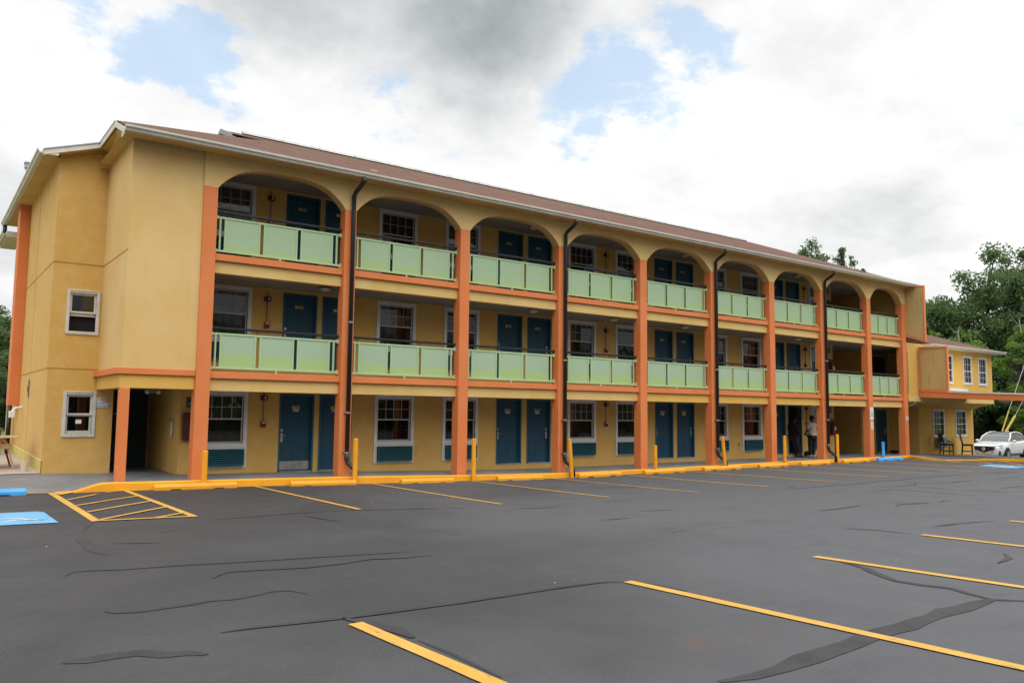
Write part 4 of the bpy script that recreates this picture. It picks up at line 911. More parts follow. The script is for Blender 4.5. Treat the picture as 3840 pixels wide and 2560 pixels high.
# warning sign
sg = thing('warning_sign', 'white and red security camera warning sign beside the lower left window', 'sign', (3.505, Y1 - .012, 1.895))
m = MB(); m.box(-.153, .153, -.004, .008, -.11, .11); m.obj('sign_plate', signw, sg, bevel=.01)
m = MB(); m.mi = 0; m.box(-.138, -.02, -.0055, -.0045, .045, .093); m.mi = 1; m.box(-.02, .138, -.006, -.0045, .045, .093); m.mi = 2
for a, b, c, d in ((-.143, .143, .096, .099), (-.143, .143, -.099, -.096), (-.143, -.140, -.096, .096), (.140, .143, -.096, .096)): m.box(a, b, -.006, -.0045, c, d)
m.obj('printed_field', [signp, signr, signk], sg)
text('NING', .052, signw, 'sign_lettering', sg, (.055, -.007, .068), FR); text('Security', .062, signk, 'sign_lettering', sg, (-.052, -.006, .005), FR); text('Cameras In Use', .05, signk, 'sign_lettering', sg, (-.0, -.006, -.06), FR)
m = MB(); m.box(.05, .085, -.007, -.0045, .005, .025); m.box(.095, .13, -.007, -.0045, .0, .03); m.obj('camera_icon', signk, sg)
def small_sign(name, lab, cx_, cz_, w, h, y=-.002, n=6, blue=False, pr=None):
    t_ = thing(name, lab, 'notice', (cx_, y, cz_)); m = MB(); m.box(-w / 2, w / 2, -.008, 0, -h / 2, h / 2); m.obj('sign_plate', signw, t_)
    m = MB(); m.mi = 0
    for k in range(n):
        z = h / 2 - h * (k + .8) / (n + .6); m.box(-w * .36, w * (.36 if k % 3 else .25), -.0105, -.009, z - .008, z + .008)
    if blue: m.mi = 1; m.box(-w * .27, w * .27, -.012, -.0106, -h * .26, h * .10)
    m.obj('printed_lines', [signg, signb], t_); return t_
x8 = X[8] + .165
small_sign('notice', 'white notice with pale blue block, upper of two papers on an orange column', x8, 1.90, .23, .50, n=4, blue=True)
small_sign('notice', 'white sheet of small print, lower of two papers on the ninth orange column', x8 + .01, 1.40, .17, .32, n=7)
t_ = small_sign('notice', 'small white no-smoking notice on the last orange column', X[9] + .17, 1.71, .20, .17, n=0)
m = MB(); ring = [(.035 * math.cos(a), -.011, .03 + .035 * math.sin(a)) for a in [2 * math.pi * k / 14 for k in range(15)]]; m.tube(ring, .006, 4); m.box(-.02, .02, -.012, -.009, .025, .035); m.obj('smoking_icon', signk, t_)
m = MB(); m.box(-.075, .075, -.011, -.009, -.062, -.040); m.obj('printed_lines', signg, t_)
# stair signs, extinguisher cabinets
def stair_sign(x, z, lab, y=YW - .012):
    t_ = thing('stair_sign', lab, 'sign', (x, y, z)); m = MB(); m.box(-.10, .10, -.006, .006, -.12, .12); m.obj('sign_plate', sgreen, t_, bevel=.01)
    m = MB()
    for k in range(4): m.box(-.06 + k * .03, -.03 + k * .03, -.009, -.0065, -.05 + k * .028, -.04 + k * .028); m.box(-.033 + k * .03, -.028 + k * .03, -.009, -.0065, -.04 + k * .028, -.012 + k * .028)
    m.obj('stair_icon', signw, t_)
def extinguisher(x, z, lab):
    t_ = thing('fire_extinguisher', lab, 'fire extinguisher', (x, YW - .13, z)); m = MB()
    m.tube([(0, 0, 0), (0, 0, .02), (0, 0, .36), (0, 0, .42), (0, 0, .45)], [.06, .075, .075, .05, .02], 14); m.obj('cylinder', red_m, t_, smooth=True)
    m = MB(); m.box(-.05, .05, -.02, .02, .45, .49); m.tube([(.03, 0, .47), (.10, 0, .44), (.11, 0, .15)], .012, 6); m.obj('valve_hose', blk, t_)
    m = MB(); m.box(-.04, .04, -.082, -.07, .16, .30); m.obj('label_patch', signw, t_)
    m = MB(); m.box(-.15, .15, .06, .12, -.05, .62); m.obj('backing_board', redd_m, t_)
for f, dz in ((1, 0), (2, 2.56), (3, 5.1)):
    stair_sign(31.42, 2.02 + dz, f'{FL[f]}-floor green stair sign on the narrow wall before the dark passage'); extinguisher(31.46, 1.02 + dz, f'{FL[f]}-floor red fire extinguisher on the narrow wall before the dark passage')
stair_sign(5.22, 1.93, 'green stair sign half hidden behind the leftmost tall orange column')
t_ = thing('extinguisher_cabinet', 'dark red extinguisher cabinet behind the leftmost tall orange column', 'cabinet', (5.17, YW, 1.05)); m = MB(); m.box(-.13, .16, -.16, -.001, 0, .64); m.obj('cabinet_box', redd_m, t_, bevel=.02); m = MB(); m.box(.0, .10, -.17, -.161, .1, .5); m.obj('cabinet_window', carg, t_)
t_ = thing('ash_receptacle', 'silver cigarette bin on the shaded porch wall', 'bin', (4.97, 2.25, 1.13)); m = MB(); m.tube([(0, 0, 0), (0, 0, .34)], .045, 12); m.box(-.05, .03, -.05, .05, .34, .42); m.obj('bin_tube', steel, t_)
t_ = thing('security_camera', 'white wall camera at the hanging orange pilaster', 'camera', (2.30, 7.2, 1.62)); m = MB(); m.tube([(.06, 0, .16), (-.10, -.02, .13), (-.16, -.03, .05)], .035, 8); m.obj('bracket', signw, t_); m = MB(); m.box(-.24, -.10, -.10, .04, -.12, .06); m.obj('camera_body', signw, t_, bevel=.02)
t_ = thing('junction_box', 'narrow metal vent plate on the left end wall', 'vent', (2.36, 5.95, 2.05)); m = MB(); m.box(-.02, 0, -.10, .10, 0, .42); m.obj('vent_plate', meter_m, t_); m = MB(); m.box(-.03, -.021, -.04, .04, .12, .26); m.obj('vent_slot', acd_m, t_)
o = MB().box(25.26, 25.36, YW - .03, YW - .001, .62, .72).obj('outlet_box', steel); tag(o, 'small metal outlet box on the wall between two far windows', 'outlet box')
# ================================================================ BAG, CHAIRS, PLANTS
mb = MB(); mb.ball((29.35, 1.45, .24), .20, .13, .12, 12, 8); tag(mb.obj('bag', darkc, smooth=True), 'black bag slumped on the walkway between the two people', 'bag')
mb = MB(); mb.ball((36.9, 1.9, .17), .32, .2, .06, 12, 6); tag(mb.obj('floor_mat', darkc, smooth=True), 'crumpled dark mat in the far passage by the last column', 'mat')
def chair(loc, rz, lab):
    t_ = thing('chair', lab, 'chair', loc, rz, 'dark dining chairs by the annex wall')
    for sx in (-.19, .19):
        m = MB(); m.tube([(sx, -.20, 0), (sx, -.19, .42)], .022, 6); m.obj('leg', chair_w, t_)
        m = MB(); m.tube([(sx, .25, 0), (sx, .20, .42), (sx, .21, .55), (sx, .29, .95)], .022, 6); m.obj('leg', chair_w, t_)
        m = MB(); m.box(sx - .012, sx + .012, -.19, .23, .14, .18); m.obj('stretcher', chair_w, t_)
    m = MB(); m.box(-.19, .19, -.20, -.18, .14, .18); m.obj('stretcher', chair_w, t_)
    m = MB(); m.box(-.22, .22, -.23, .22, .42, .50); m.obj('seat', chair_s, t_, bevel=.02)
    m = MB(); m.faces([(-.21, .195, .58), (.21, .195, .58), (.21, .285, .97), (-.21, .285, .97), (-.21, .24, .57), (.21, .24, .57), (.21, .33, .96), (-.21, .33, .96)], [(0, 1, 2, 3), (4, 7, 6, 5), (0, 4, 5, 1), (1, 5, 6, 2), (2, 6, 7, 3), (3, 7, 4, 0)]); m.obj('backrest', chair_s, t_)
chair((38.85, .42, .055), math.radians(48), 'dark wooden dining chair under the left annex window, in front of an air conditioner')
chair((40.85, .40, .005), math.radians(20), 'dark wooden dining chair facing right under the right annex window')
t_ = thing('hose_tap', 'small wall tap between the two annex ground-floor windows', 'tap', (40.2, .97, .62)); m = MB(); m.box(-.06, .06, -.05, .02, -.06, .06); m.tube([(0, -.05, 0), (.05, -.12, -.02), (.05, -.14, -.08)], .02, 6); m.obj('tap_body', meter_m, t_)
# left side: work table of two sawhorses, cup, pipes
wt = thing('plywood_sheet', 'plywood sheet laid across two sawhorses at the left edge', 'board', (0, 0, 0))
LX, LY = 1.35, 4.1
zp = lambda x, y: .335 + .0188 * (y - 2.64)
mb = MB(); mb.box(-.35, 2.02, 3.75, 4.95, 1.075, 1.10); bo = mb.obj('board_panel', board, wt)
def sawhorse(x, rz, m1, m2, lab):
    t_ = thing('sawhorse', lab, 'sawhorse', (x, 4.35, zp(x, 4.35)), rz, 'sawhorses under the plywood sheet'); h = .735
    m = MB(); m.box(-.04, .04, -.5, .5, h - .10, h); m.obj('top_beam', m1, t_)
    for sy in (-.42, .42):
        for sx in (-1, 1): m = MB(); m.tube([(sx * .03, sy, h - .04), (sx * .24, sy, 0)], .028, 4); m.obj('leg', m2 if sy > 0 else m1, t_)
        m = MB(); m.box(-.16, .16, sy - .05, sy - .03, h - .28, h - .16); m.obj('cross_brace', m1, t_)
sawhorse(1.72, 0, wood1, wood2, 'wooden sawhorse with crossed legs nearest the yellow end wall'); sawhorse(.42, 0, wood1, wood2, 'wooden sawhorse cut off by the left edge of the photo')
mb = MB(); mb.tube([(2.10, 3.25, zp(2, 3.2)), (2.10, 3.25, zp(2, 3.2) + .22)], [.062, .085], 14); tag(mb.obj('plastic_cup', cup_m), 'clear plastic cup with a red mark on the floor beside the sawhorse', 'cup')
def post(x, y, h, r, lab, cap=True):
    t_ = thing('utility_pipe', lab, 'pipe', (x, y, .46)); m = MB(); m.tube([(0, 0, -.1), (0, 0, h)], r, 12); m.obj('pipe_body', meter_m, t_)
    if cap: m = MB(); m.tube([(0, 0, h), (0, 0, h + .05)], r * 1.35, 12); m.obj('pipe_cap', pipe_g, t_)
post(1.55, 9.0, 1.15, .06, 'tall grey service pipe behind the plywood sheet'); post(1.2, 9.3, .8, .09, 'short grey meter pipe at the left edge behind the plywood sheet'); post(1.95, 9.1, .75, .12, 'thick grey pipe against the far corner of the end wall', False)
mb = MB(); mb.tube([(1.75, 8.7, .44), (1.75, 8.7, .78)], [.12, .14], 14); tag(mb.obj('bucket', rubber), 'black bucket on the concrete pad by the end wall', 'bucket')
# ================================================================ CAR
def car(loc, rz):
    t_ = thing('parked_car', 'white sport utility car with a black pentagon grille parked facing the annex', 'car', loc, rz)
    K = .985
    # sections along x (front = -x): x, zb, z_mid, z_belt, z_top, w_bot, w_mid, w_belt, w_top
    sec = [(-2.32, .42, .55, .66, .74, .42, .50, .46, .36), (-2.27, .24, .52, .78, .86, .66, .74, .70, .55), (-2.10, .22, .58, .84, .93, .82, .90, .84, .66), (-1.75, .24, .62, .90, 1.00, .90, .95, .90, .74), (-1.2, .24, .66, .96, 1.06, .92, .955, .91, .80), (-.85, .24, .68, .99, 1.10, .92, .955, .91, .84),
           (0, .24, .70, 1.02, 1.10, .92, .955, .92, .85), (1.0, .24, .72, 1.06, 1.14, .92, .955, .92, .85), (1.8, .26, .74, 1.10, 1.16, .90, .94, .90, .80), (2.2, .34, .78, 1.08, 1.14, .82, .88, .84, .74), (2.35, .50, .78, 1.0, 1.06, .70, .76, .74, .65)]
    mb = MB(); rings = []
    for x, zb, zm, zl, zt, wb, wm, wl, wt_ in sec:
        half = [(wb * .9, zb), (wb, zb + .08), (wm, zm), (wl, zl), (wt_, zt), (wt_ * .5, zt + .015)]
        rings.append([(x * K, -y * K, z * K) for y, z in half] + [(x * K, y * K, z * K) for y, z in half[::-1]])
    n = 12; vs = [q for r in rings for q in r]
    mb.faces(vs, [(i * n + k, i * n + (k + 1) % n, (i + 1) * n + (k + 1) % n, (i + 1) * n + k) for i in range(len(rings) - 1) for k in range(n)] + [tuple(range(n)), tuple(range((len(rings) - 1) * n, len(rings) * n))[::-1]])
    b = mb.obj('body', carp, t_, smooth=True); s = b.modifiers.new('sub', 'SUBSURF'); s.levels = s.render_levels = 2
    # greenhouse
    gs = [(-.88, 1.06, .80, 1.10, .78), (-.45, 1.06, .84, 1.38, .68), (-.10, 1.06, .84, 1.56, .60), (.35, 1.06, .84, 1.62, .58), (1.0, 1.06, .84, 1.62, .57), (1.6, 1.08, .82, 1.54, .55), (2.0, 1.08, .78, 1.38, .56), (2.22, 1.06, .72, 1.12, .62)]
    rings = [[(x * K, -wb * K, zb * K), (x * K, -wt_ * K, zt * K), (x * K, 0, (zt + .02) * K), (x * K, wt_ * K, zt * K), (x * K, wb * K, zb * K)] for x, zb, wb, zt, wt_ in gs]
    mb = MB(); vs = [q for r in rings for q in r]
    for i in range(len(rings) - 1):
        for k in range(4):
            mb.mi = 0 if (k in (1, 2) and i < 2) else (1 if k in (0, 3) and 0 < i < 6 else (2 if k in (1, 2) and i >= 2 and i < 6 else 0)); a = i * 5
            mb.poly([vs[a + k], vs[a + k + 1], vs[a + 6 + k], vs[a + 5 + k]])
    mb.obj('greenhouse', [carg, carsg, carp], t_)
    m = MB()
    for s in (-1, 1):
        m.tube([(-.88 * K, s * .80 * K, 1.05 * K), (-.45 * K, s * .765 * K, 1.385 * K), (-.08 * K, s * .62 * K, 1.575 * K), (.4 * K, s * .60 * K, 1.635 * K), (1.0 * K, s * .59 * K, 1.635 * K), (1.6 * K, s * .57 * K, 1.55 * K), (2.15 * K, s * .62 * K, 1.2 * K)], [.05, .045, .045, .045, .045, .06, .08], 8)
    m.box(-.12 * K, .1 * K, -.6 * K, .6 * K, 1.575 * K, 1.62 * K); m.obj('roof_pillar', carp, t_, smooth=True)
    m = MB(); m.box(.12 * K, 1.3 * K, -.52 * K, .52 * K, 1.635 * K, 1.66 * K); m.obj('sunroof', blk, t_)
    for s in (-1, 1):
        m = MB(); m.ball((-.58 * K, s * 1.02 * K, 1.12 * K), .10, .12, .075, 12, 8); m.obj('wing_mirror', carp, t_, smooth=True)
        for xx in (-1.42, 1.33):
            m = MB(); m.tube([(xx * K, s * .97 * K, .37 * K), (xx * K, s * .72 * K, .37 * K)], .395 * K, 24); m.obj('wheel_arch', rubber, t_)
            m = MB(); m.tube([(xx * K, s * .985 * K, .35 * K), (xx * K, s * .75 * K, .35 * K)], .35 * K, 24); w_ = m.obj('wheel', rubber, t_)
            m = MB(); m.tube([(xx * K, s * .995 * K, .35 * K), (xx * K, s * .96 * K, .35 * K)], .20 * K, 20); m.obj('rim', meter_m, w_)
            m = MB()
            for k in range(5):
                a = 2 * math.pi * k / 5; m.tube([(xx * K, s * 1.0 * K, .35 * K), ((xx + .22 * math.cos(a)) * K, s * 1.0 * K, (.35 + .22 * math.sin(a)) * K)], .022, 4)
            m.obj('spoke', pipe_g, w_)
        m = MB(); m.box(-.9 * K, .85 * K, s * .965 * K - .012, s * .965 * K + .012, .34 * K, .40 * K); m.obj('side_sill', blk, t_)
        m = MB(); m.faces([(-2.31 * K, s * .54 * K, .74 * K), (-2.30 * K, s * .54 * K, .84 * K), (-1.93 * K, s * .935 * K, .94 * K), (-2.05 * K, s * .935 * K, .78 * K), (-2.15 * K, s * .50 * K, .74 * K), (-2.15 * K, s * .5 * K, .83 * K), (-1.85 * K, s * .86 * K, .93 * K), (-1.9 * K, s * .86 * K, .80 * K)], [(0, 1, 2, 3), (0, 4, 5, 1), (1, 5, 6, 2), (2, 6, 7, 3), (3, 7, 4, 0)]); m.obj('headlight', lampg, t_)
        m = MB(); m.tube([(-2.17 * K, s * .80 * K, .30 * K), (-2.19 * K, s * .82 * K, .46 * K), (-2.17 * K, s * .80 * K, .60 * K)], [.03, .065, .03], 8); m.obj('bumper_intake', blk, t_, smooth=True)
    xg_ = -2.375 * K
    m = MB(); m.extr([(xg_, -.50 * K, .83 * K), (xg_, .50 * K, .83 * K), (xg_ + .02, .62 * K, .68 * K), (xg_, 0, .47 * K), (xg_ + .02, -.62 * K, .68 * K)], (.22, 0, 0)); gr = m.obj('grille', blk, t_)
    m = MB(); zc = .665 * K; ring = [(xg_ - .012, .085 * math.cos(a), zc + .085 * math.sin(a)) for a in [2 * math.pi * k / 20 for k in range(21)]]; m.tube(ring, .010, 5)
    m.tube([(xg_ - .012, -.045, zc - .05), (xg_ - .012, -.014, zc + .055), (xg_ - .012, .014, zc + .055), (xg_ - .012, .045, zc - .05)], .009, 5); m.tube([(xg_ - .012, -.03, zc - .012), (xg_ - .012, .03, zc - .012)], .007, 5); m.obj('emblem', chrome, gr)
    m = MB(); m.box(xg_ - .03, xg_ - .005, -.16, .16, .26 * K, .43 * K); pl_ = m.obj('licence_plate', yplate, t_)
    m = MB()
    for k in range(7):
        if k != 3: m.box(xg_ - .033, xg_ - .031, -.125 + k * .037, -.102 + k * .037, .32 * K, .38 * K)
    m.obj('plate_characters', signk, pl_)
    m = MB(); m.box(-2.2 * K, -2.0 * K, -.75 * K, .75 * K, .16 * K, .26 * K); m.obj('lower_lip', blk, t_)
    m = MB(); m.ball((1.35 * K, 0, 1.67 * K), .09, .03, .05, 8, 6); m.obj('antenna_fin', carp, t_, smooth=True)
car((52.35, 3.72, -.68), math.radians(2))
# guy wires with yellow guards
def guy(p0, p1, p2, r, lab):
    t_ = thing('guy_wire', lab, 'guy wire'); m = MB(); m.tube([p0, p1], r, 8); m.obj('wire_guard', guard, t_); m = MB(); m.tube([p1, p2], .02, 5); m.obj('wire', wire_m, t_)
def ext(a, b, k): return tuple(a[i] + (b[i] - a[i]) * k for i in range(3))
ga, gb = (55.836, 5, .873), (56.935, 5, 2.2225); gc = (59.58, 5, 5.254)
guy(ext(ga, gb, -.8), gb, ext(gb, gc, 2.2), .045, 'thinner yellow-sheathed guy wire rising behind the white car')
ga, gb, gc = (56.336, 5, .870), (57.849, 5, 1.912), (59.045, 5, 2.835)
guy(ext(ga, gb, -.8), gb, ext(gb, gc, 5), .075, 'thicker yellow-sheathed guy wire, right of the thinner one behind the white car')
# ================================================================ PEOPLE
def skinned(name, pts, edges, radii, m, parent=None, sub=2, root=0):
    me = bpy.data.meshes.new(name); me.from_pydata(pts, edges, []); o = bpy.data.objects.new(name, me); S.collection.objects.link(o)
    sk = o.modifiers.new('skin', 'SKIN'); sk.use_smooth_shade = True
    for i, r in enumerate(radii):
        me.skin_vertices[0].data[i].radius = (r, r) if not isinstance(r, tuple) else r
    me.skin_vertices[0].data[root].use_root = True
    sb = o.modifiers.new('sub', 'SUBSURF'); sb.levels = sb.render_levels = sub
    bpy.context.view_layer.update()
    me2 = bpy.data.meshes.new_from_object(o.evaluated_get(bpy.context.evaluated_depsgraph_get()))
    bpy.data.objects.remove(o); me2.materials.clear(); me2.materials.append(m)
    o = bpy.data.objects.new(name, me2); S.collection.objects.link(o); o.parent = parent
    return o
def hand_pts(w, d, side):
    """palm and five fingers from wrist w along direction d"""
    d = Vector(d).normalized(); s = d.cross(Vector((0, 0, 1))); s = (s if s.length > .1 else Vector((1, 0, 0))).normalized(); P = [tuple(w), tuple(Vector(w) + d * .07)]; E = [(0, 1)]; R = [.026, (.036, .018)]
    for k, L in zip((-1.5, -.5, .5, 1.5), (.055, .068, .065, .05)):
        a = Vector(w) + d * .09 + s * k * .018; b = a + d * L * .6 + Vector((0, 0, -.008)); c = b + d * L * .4 + Vector((0, 0, -.02)); i = len(P)
        P += [tuple(a), tuple(b), tuple(c)]; E += [(1, i), (i, i + 1), (i + 1, i + 2)]; R += [.010, .009, .007]
    a = Vector(w) + d * .03 + s * side * .03; b = a + d * .035 + s * side * .02; i = len(P); P += [tuple(a), tuple(b)]; E += [(0, i), (i, i + 1)]; R += [.011, .009]
    return P, E, R
def person(loc, rz, lab, J, cloth, skinm, shirt_hem=.78, short=True):
    t_ = thing('person', lab, 'person', loc, rz); sc = .935; V = lambda q: tuple(c * sc for c in q)
    names = list(J); idx = {n: i for i, n in enumerate(names)}
    P = [V(J[n][0]) for n in names]; k8 = lambda n: .74 if n in ('pel', 'spi', 'che') else (.85 if n[:2] in ('sh', 'hp', 'kn', 'an') else 1); R = [tuple(c * sc * k8(n) for c in J[n][1]) if isinstance(J[n][1], tuple) else J[n][1] * sc * k8(n) for n in names]
    E = [('pel', 'spi'), ('spi', 'che'), ('che', 'nec'), ('nec', 'hd0'), ('hd0', 'hd1'), ('che', 'shl'), ('shl', 'ell'), ('ell', 'wrl'), ('che', 'shr'), ('shr', 'elr'), ('elr', 'wrr'), ('pel', 'hpl'), ('hpl', 'knl'), ('knl', 'anl'), ('anl', 'tol'), ('pel', 'hpr'), ('hpr', 'knr'), ('knr', 'anr'), ('anr', 'tor')]
    E = [(idx[a], idx[b]) for a, b in E]
    for w, e, sd in (('wrl', 'ell', 1), ('wrr', 'elr', -1)):
        d = Vector(J[w][0]) - Vector(J[e][0]); hp, he, hr = hand_pts(Vector(V(J[w][0])), d, sd); o = len(P) - 1
        P += hp[1:]; R += hr[1:]; E += [(idx[w] if a == 0 else a + o, b + o) for a, b in he]
    body = skinned('body', P, E, R, skinm, t_)
    def part(name, ns, es, m, grow, R2=None):
        P2 = [V(J[n][0]) if isinstance(n, str) else V(n) for n in ns]; R3 = []
        for i, n in enumerate(ns):
            r = J[n][1] if isinstance(n, str) else R2[i]; R3.append(tuple(c * sc + grow for c in r) if isinstance(r, tuple) else r * sc + grow)
        return skinned(name, P2, es, R3, m, t_)
    # trousers
    part('trousers', ['pel', 'hpl', 'knl', 'anl', 'hpr', 'knr', 'anr'], [(0, 1), (1, 2), (2, 3), (0, 4), (4, 5), (5, 6)], cloth[1], .022)
    el = lambda s_: tuple(Vector(J['sh' + s_][0]).lerp(Vector(J['el' + s_][0]), .85 if short else 1.0))
    L = lambda a, b, k: tuple(Vector(J[a][0]).lerp(Vector(J[b][0]), k))
    ns = ['spi', 'che', 'shl', el('l'), 'shr', el('r'), L('pel', 'spi', .0), L('pel', 'spi', -.35)]; rr = [None, None, None, .062, None, .062, (.185, .14), (.20, .15)]
    es = [(0, 1), (1, 2), (2, 3), (1, 4), (4, 5), (0, 6), (6, 7)]
    if not short: ns += ['wrl', 'wrr']; rr += [None, None]; es += [(3, 8), (5, 9)]
    part('shirt' if short else 'jacket', ns, es, cloth[0], .045, rr)
    hd = V(J['hd1'][0]); h0 = Vector(V(J['hd0'][0])); c = (Vector(hd) + h0) / 2 + Vector((0, 0, .03)); f = Vector(J['face'][0])
    m = MB(); m.ball(tuple(c + Vector((0, 0, .005))), .083, .098, .118, 14, 10); hb = m.obj('head', skinm, t_, smooth=True)
    m = MB(); m.ball(tuple(c - f * .018 + Vector((0, 0, .025))), .094, .103, .112, 14, 8, -.55, 1); m.obj('hair', hair_m, t_, smooth=True)
    m = MB(); side = Vector((-f.y, f.x, 0)); m.ball(tuple(c + f * .098 + Vector((0, 0, -.01))), .014, .014, .022, 8, 6)
    for s in (-1, 1):
        m.ball(tuple(c + side * s * .088 + Vector((0, 0, 0))), .014, .018, .03, 8, 6); m.ball(tuple(c + f * .088 + side * s * .032 + Vector((0, 0, .018))), .012, .012, .009, 8, 6)
    m.ball(tuple(c + f * .088 + Vector((0, 0, -.055))), .022, .012, .008, 8, 6); m.obj('face_features', skinm, hb, smooth=True)
    for a, b in (('anl', 'tol'), ('anr', 'tor')):
        pa, pb = Vector(V(J[a][0])), Vector(V(J[b][0])); m = MB(); d = (pb - pa); d.z = 0; d.normalize()
        m.tube([tuple(Vector((pa.x, pa.y, .045)) - d * .05), tuple(Vector((pa.x, pa.y, .05)) + d * .04), tuple(Vector((pa.x, pa.y, .038)) + d * .14), tuple(Vector((pa.x, pa.y, .03)) + d * .20)], [.038, .046, .042, .025], 10); m.obj('shoe', cloth[2], t_, smooth=True)
    return t_
shoe_w = mat('grey_trainer', (.38, .36, .36), .7); shoe_b = mat('brown_shoe', (.09, .035, .025), .6)
# standing, seen from behind; local +Y faces the wall
JA = dict(pel=((0, 0, .95), (.15, .115)), spi=((0, -.01, 1.12), (.145, .115)), che=((0, -.01, 1.33), (.155, .105)), nec=((0, .0, 1.47), .055), hd0=((0, .02, 1.53), .06), hd1=((0, .03, 1.70), .07),
          shl=((-.18, 0, 1.40), .062), ell=((-.25, .03, 1.13), .046), wrl=((-.17, .22, 1.02), .034), shr=((.18, 0, 1.40), .062), elr=((.28, .05, 1.17), .046), wrr=((.22, .26, 1.05), .034),
          hpl=((-.095, 0, .88), .098), knl=((-.12, .02, .48), .066), anl=((-.13, -.02, .09), .046), tol=((-.17, .14, .05), .035), hpr=((.095, 0, .88), .098), knr=((.10, .05, .48), .066), anr=((.06, .02, .09), .046), tor=((.14, .18, .05), .035), face=((.2, .98, 0), 0))
ta = person((28.98, .98, .128), math.radians(-18), 'person in a tan short-sleeved shirt and black trousers standing with back to the camera', JA, (shirt_m, trou_m, shoe_w), skin_d)
mb = MB(); mb.box(0, .14, 0, .004, 0, .21); pp = mb.obj('paper_sheet', paper_m, loc=(29.24, 1.08, .98)); pp.rotation_euler = (.15, .05, -.3); tag(pp, 'white sheet of paper held by the person in the tan shirt', 'paper')
JB = dict(pel=((0, 0, .92), (.14, .11)), spi=((-.03, 0, 1.09), (.14, .11)), che=((-.04, 0, 1.30), (.15, .10)), nec=((.02, 0, 1.44), .055), hd0=((.05, 0, 1.50), .06), hd1=((.09, .0, 1.66), .07),
          shl=((-.05, .17, 1.37), .062), ell=((-.02, .25, 1.10), .045), wrl=((.15, .18, .98), .034), shr=((-.05, -.17, 1.37), .062), elr=((-.08, -.24, 1.10), .046), wrr=((.10, -.17, .96), .034),
          hpl=((.02, .09, .86), .095), knl=((.20, .11, .49), .064), anl=((.37, .12, .09), .045), tol=((.52, .13, .05), .035), hpr=((.02, -.09, .86), .095), knr=((.17, -.10, .48), .064), anr=((.30, -.09, .09), .045), tor=((.46, -.10, .05), .035), face=((.97, -.2, 0), 0))
person((28.52, 1.50, .125), math.radians(4), 'person in dark jacket and dark jeans leaning in the open doorway', JB, (darkc, jean_m, shoe_b), skin_b, short=False)
# ================================================================ TREES
def leaves(mb_v, mb_f, c, r, n, s, rr):
    for _ in range(n):
        while True:
            q = rr.normal(0, 1, 3); l = np.linalg.norm(q)
            if l > .01: break
        p = np.array(c) + q / l * r * (rr.random() ** .6) * np.array([1, 1, .78])
        a = rr.normal(0, 1, 3); a /= np.linalg.norm(a); b = np.cross(a, rr.normal(0, 1, 3)); b /= np.linalg.norm(b) + 1e-9
        k = s * rr.uniform(.6, 1.35); i = len(mb_v)
        mb_v += [tuple(p - a * k), tuple(p - b * k * .45), tuple(p + a * k), tuple(p + b * k * .45)]; mb_f.append((i, i + 1, i + 2, i + 3))
def tree(x, y, z0, h, rad, crown0, m, lab, seed, nl=7000, ls=.17, group=None, sparse=1.0, name='tree', lobes=None):
    rr = np.random.default_rng(seed); r2 = random.Random(seed)
    t_ = thing(name, lab, 'tree', (x, y, z0), 0, group); mb = MB(); tr = max(.10, h * .022); top = Vector((r2.uniform(-.3, .3), r2.uniform(-.3, .3), h * .78))
    path = [Vector((0, 0, 0)).lerp(top, k / 6) + Vector((r2.uniform(-.12, .12), r2.uniform(-.12, .12), 0)) * (k > 0) for k in range(7)]
    mb.tube(path, [tr * (1 - .13 * k) for k in range(7)], 8)
    cs = []; zc = (crown0 + h) / 2; hz = (h - crown0) / 2
    ncl = (lobes or 42) * 2
    for k in range(ncl):
        u = rr.normal(0, 1, 3); u /= np.linalg.norm(u); rho = rr.random() ** .38
        taper = 1 - .38 * max(0, u[2]); q = np.array([u[0] * rad * rho * taper, u[1] * rad * rho * taper, zc + u[2] * hz * rho]); cs.append((q, rad * rr.uniform(.16, .30)))
    for q, r in cs:
        zb = max(crown0 * .75, min(h * .72, q[2] - r2.uniform(.15, .4) * rad)); base = Vector((0, 0, 0)).lerp(top, zb / top.z)
        if r2.random() < .8: mid = base.lerp(Vector(q), .5) + Vector((0, 0, rad * .05)); mb.tube([base, mid, Vector(q)], [tr * .32, tr * .2, tr * .07], 5, cap=False)
    mb.obj('trunk', bark, t_)
    v = []; f = []; tot = sum(r ** 2 for q, r in cs)
    if nl > 6500: nl *= 2.2; ls *= .78
    for q, r in cs: leaves(v, f, q, r, int(nl * r * r / tot * sparse), ls, rr)
    me = bpy.data.meshes.new('crown'); me.from_pydata(v, [], f); me.materials.append(m); o = bpy.data.objects.new('crown', me); S.collection.objects.link(o); o.parent = t_
    return t_
G1 = 'trees behind the annex and the parked car'
tree(76.2, 14.0, -.8, 17.2, 5.2, 3.5, leaf_m, 'broad green tree rising above the middle of the annex roof', 1, 12000, .20, G1)
tree(82.6, 14.1, -.8, 18.3, 4.4, 3.5, leaf_m, 'tallest tree at the right, its top the highest of all', 2, 11000, .20, G1)
tree(73.8, 16.2, -.8, 14.0, 4.2, 3.0, leaf_m, 'rounded green tree right of the tall yellow fin board', 3, 9000, .19, G1)
tree(76.5, 19.2, -.8, 13.6, 3.2, 2.5, leaf_m, 'green tree whose edge touches the tall yellow fin board', 4, 6000, .19, G1)
tree(80.0, 11.2, -.8, 16.4, 3.8, 3.0, leaf_m, 'broad green tree cut off by the right edge of the photo', 5, 9000, .20, G1)
tree(64.6, 13.3, -.8, 9.7, 1.4, 2.0, leaf_l, 'small light green tree at the foot of the tall fin board', 6, 2600, .12, G1)
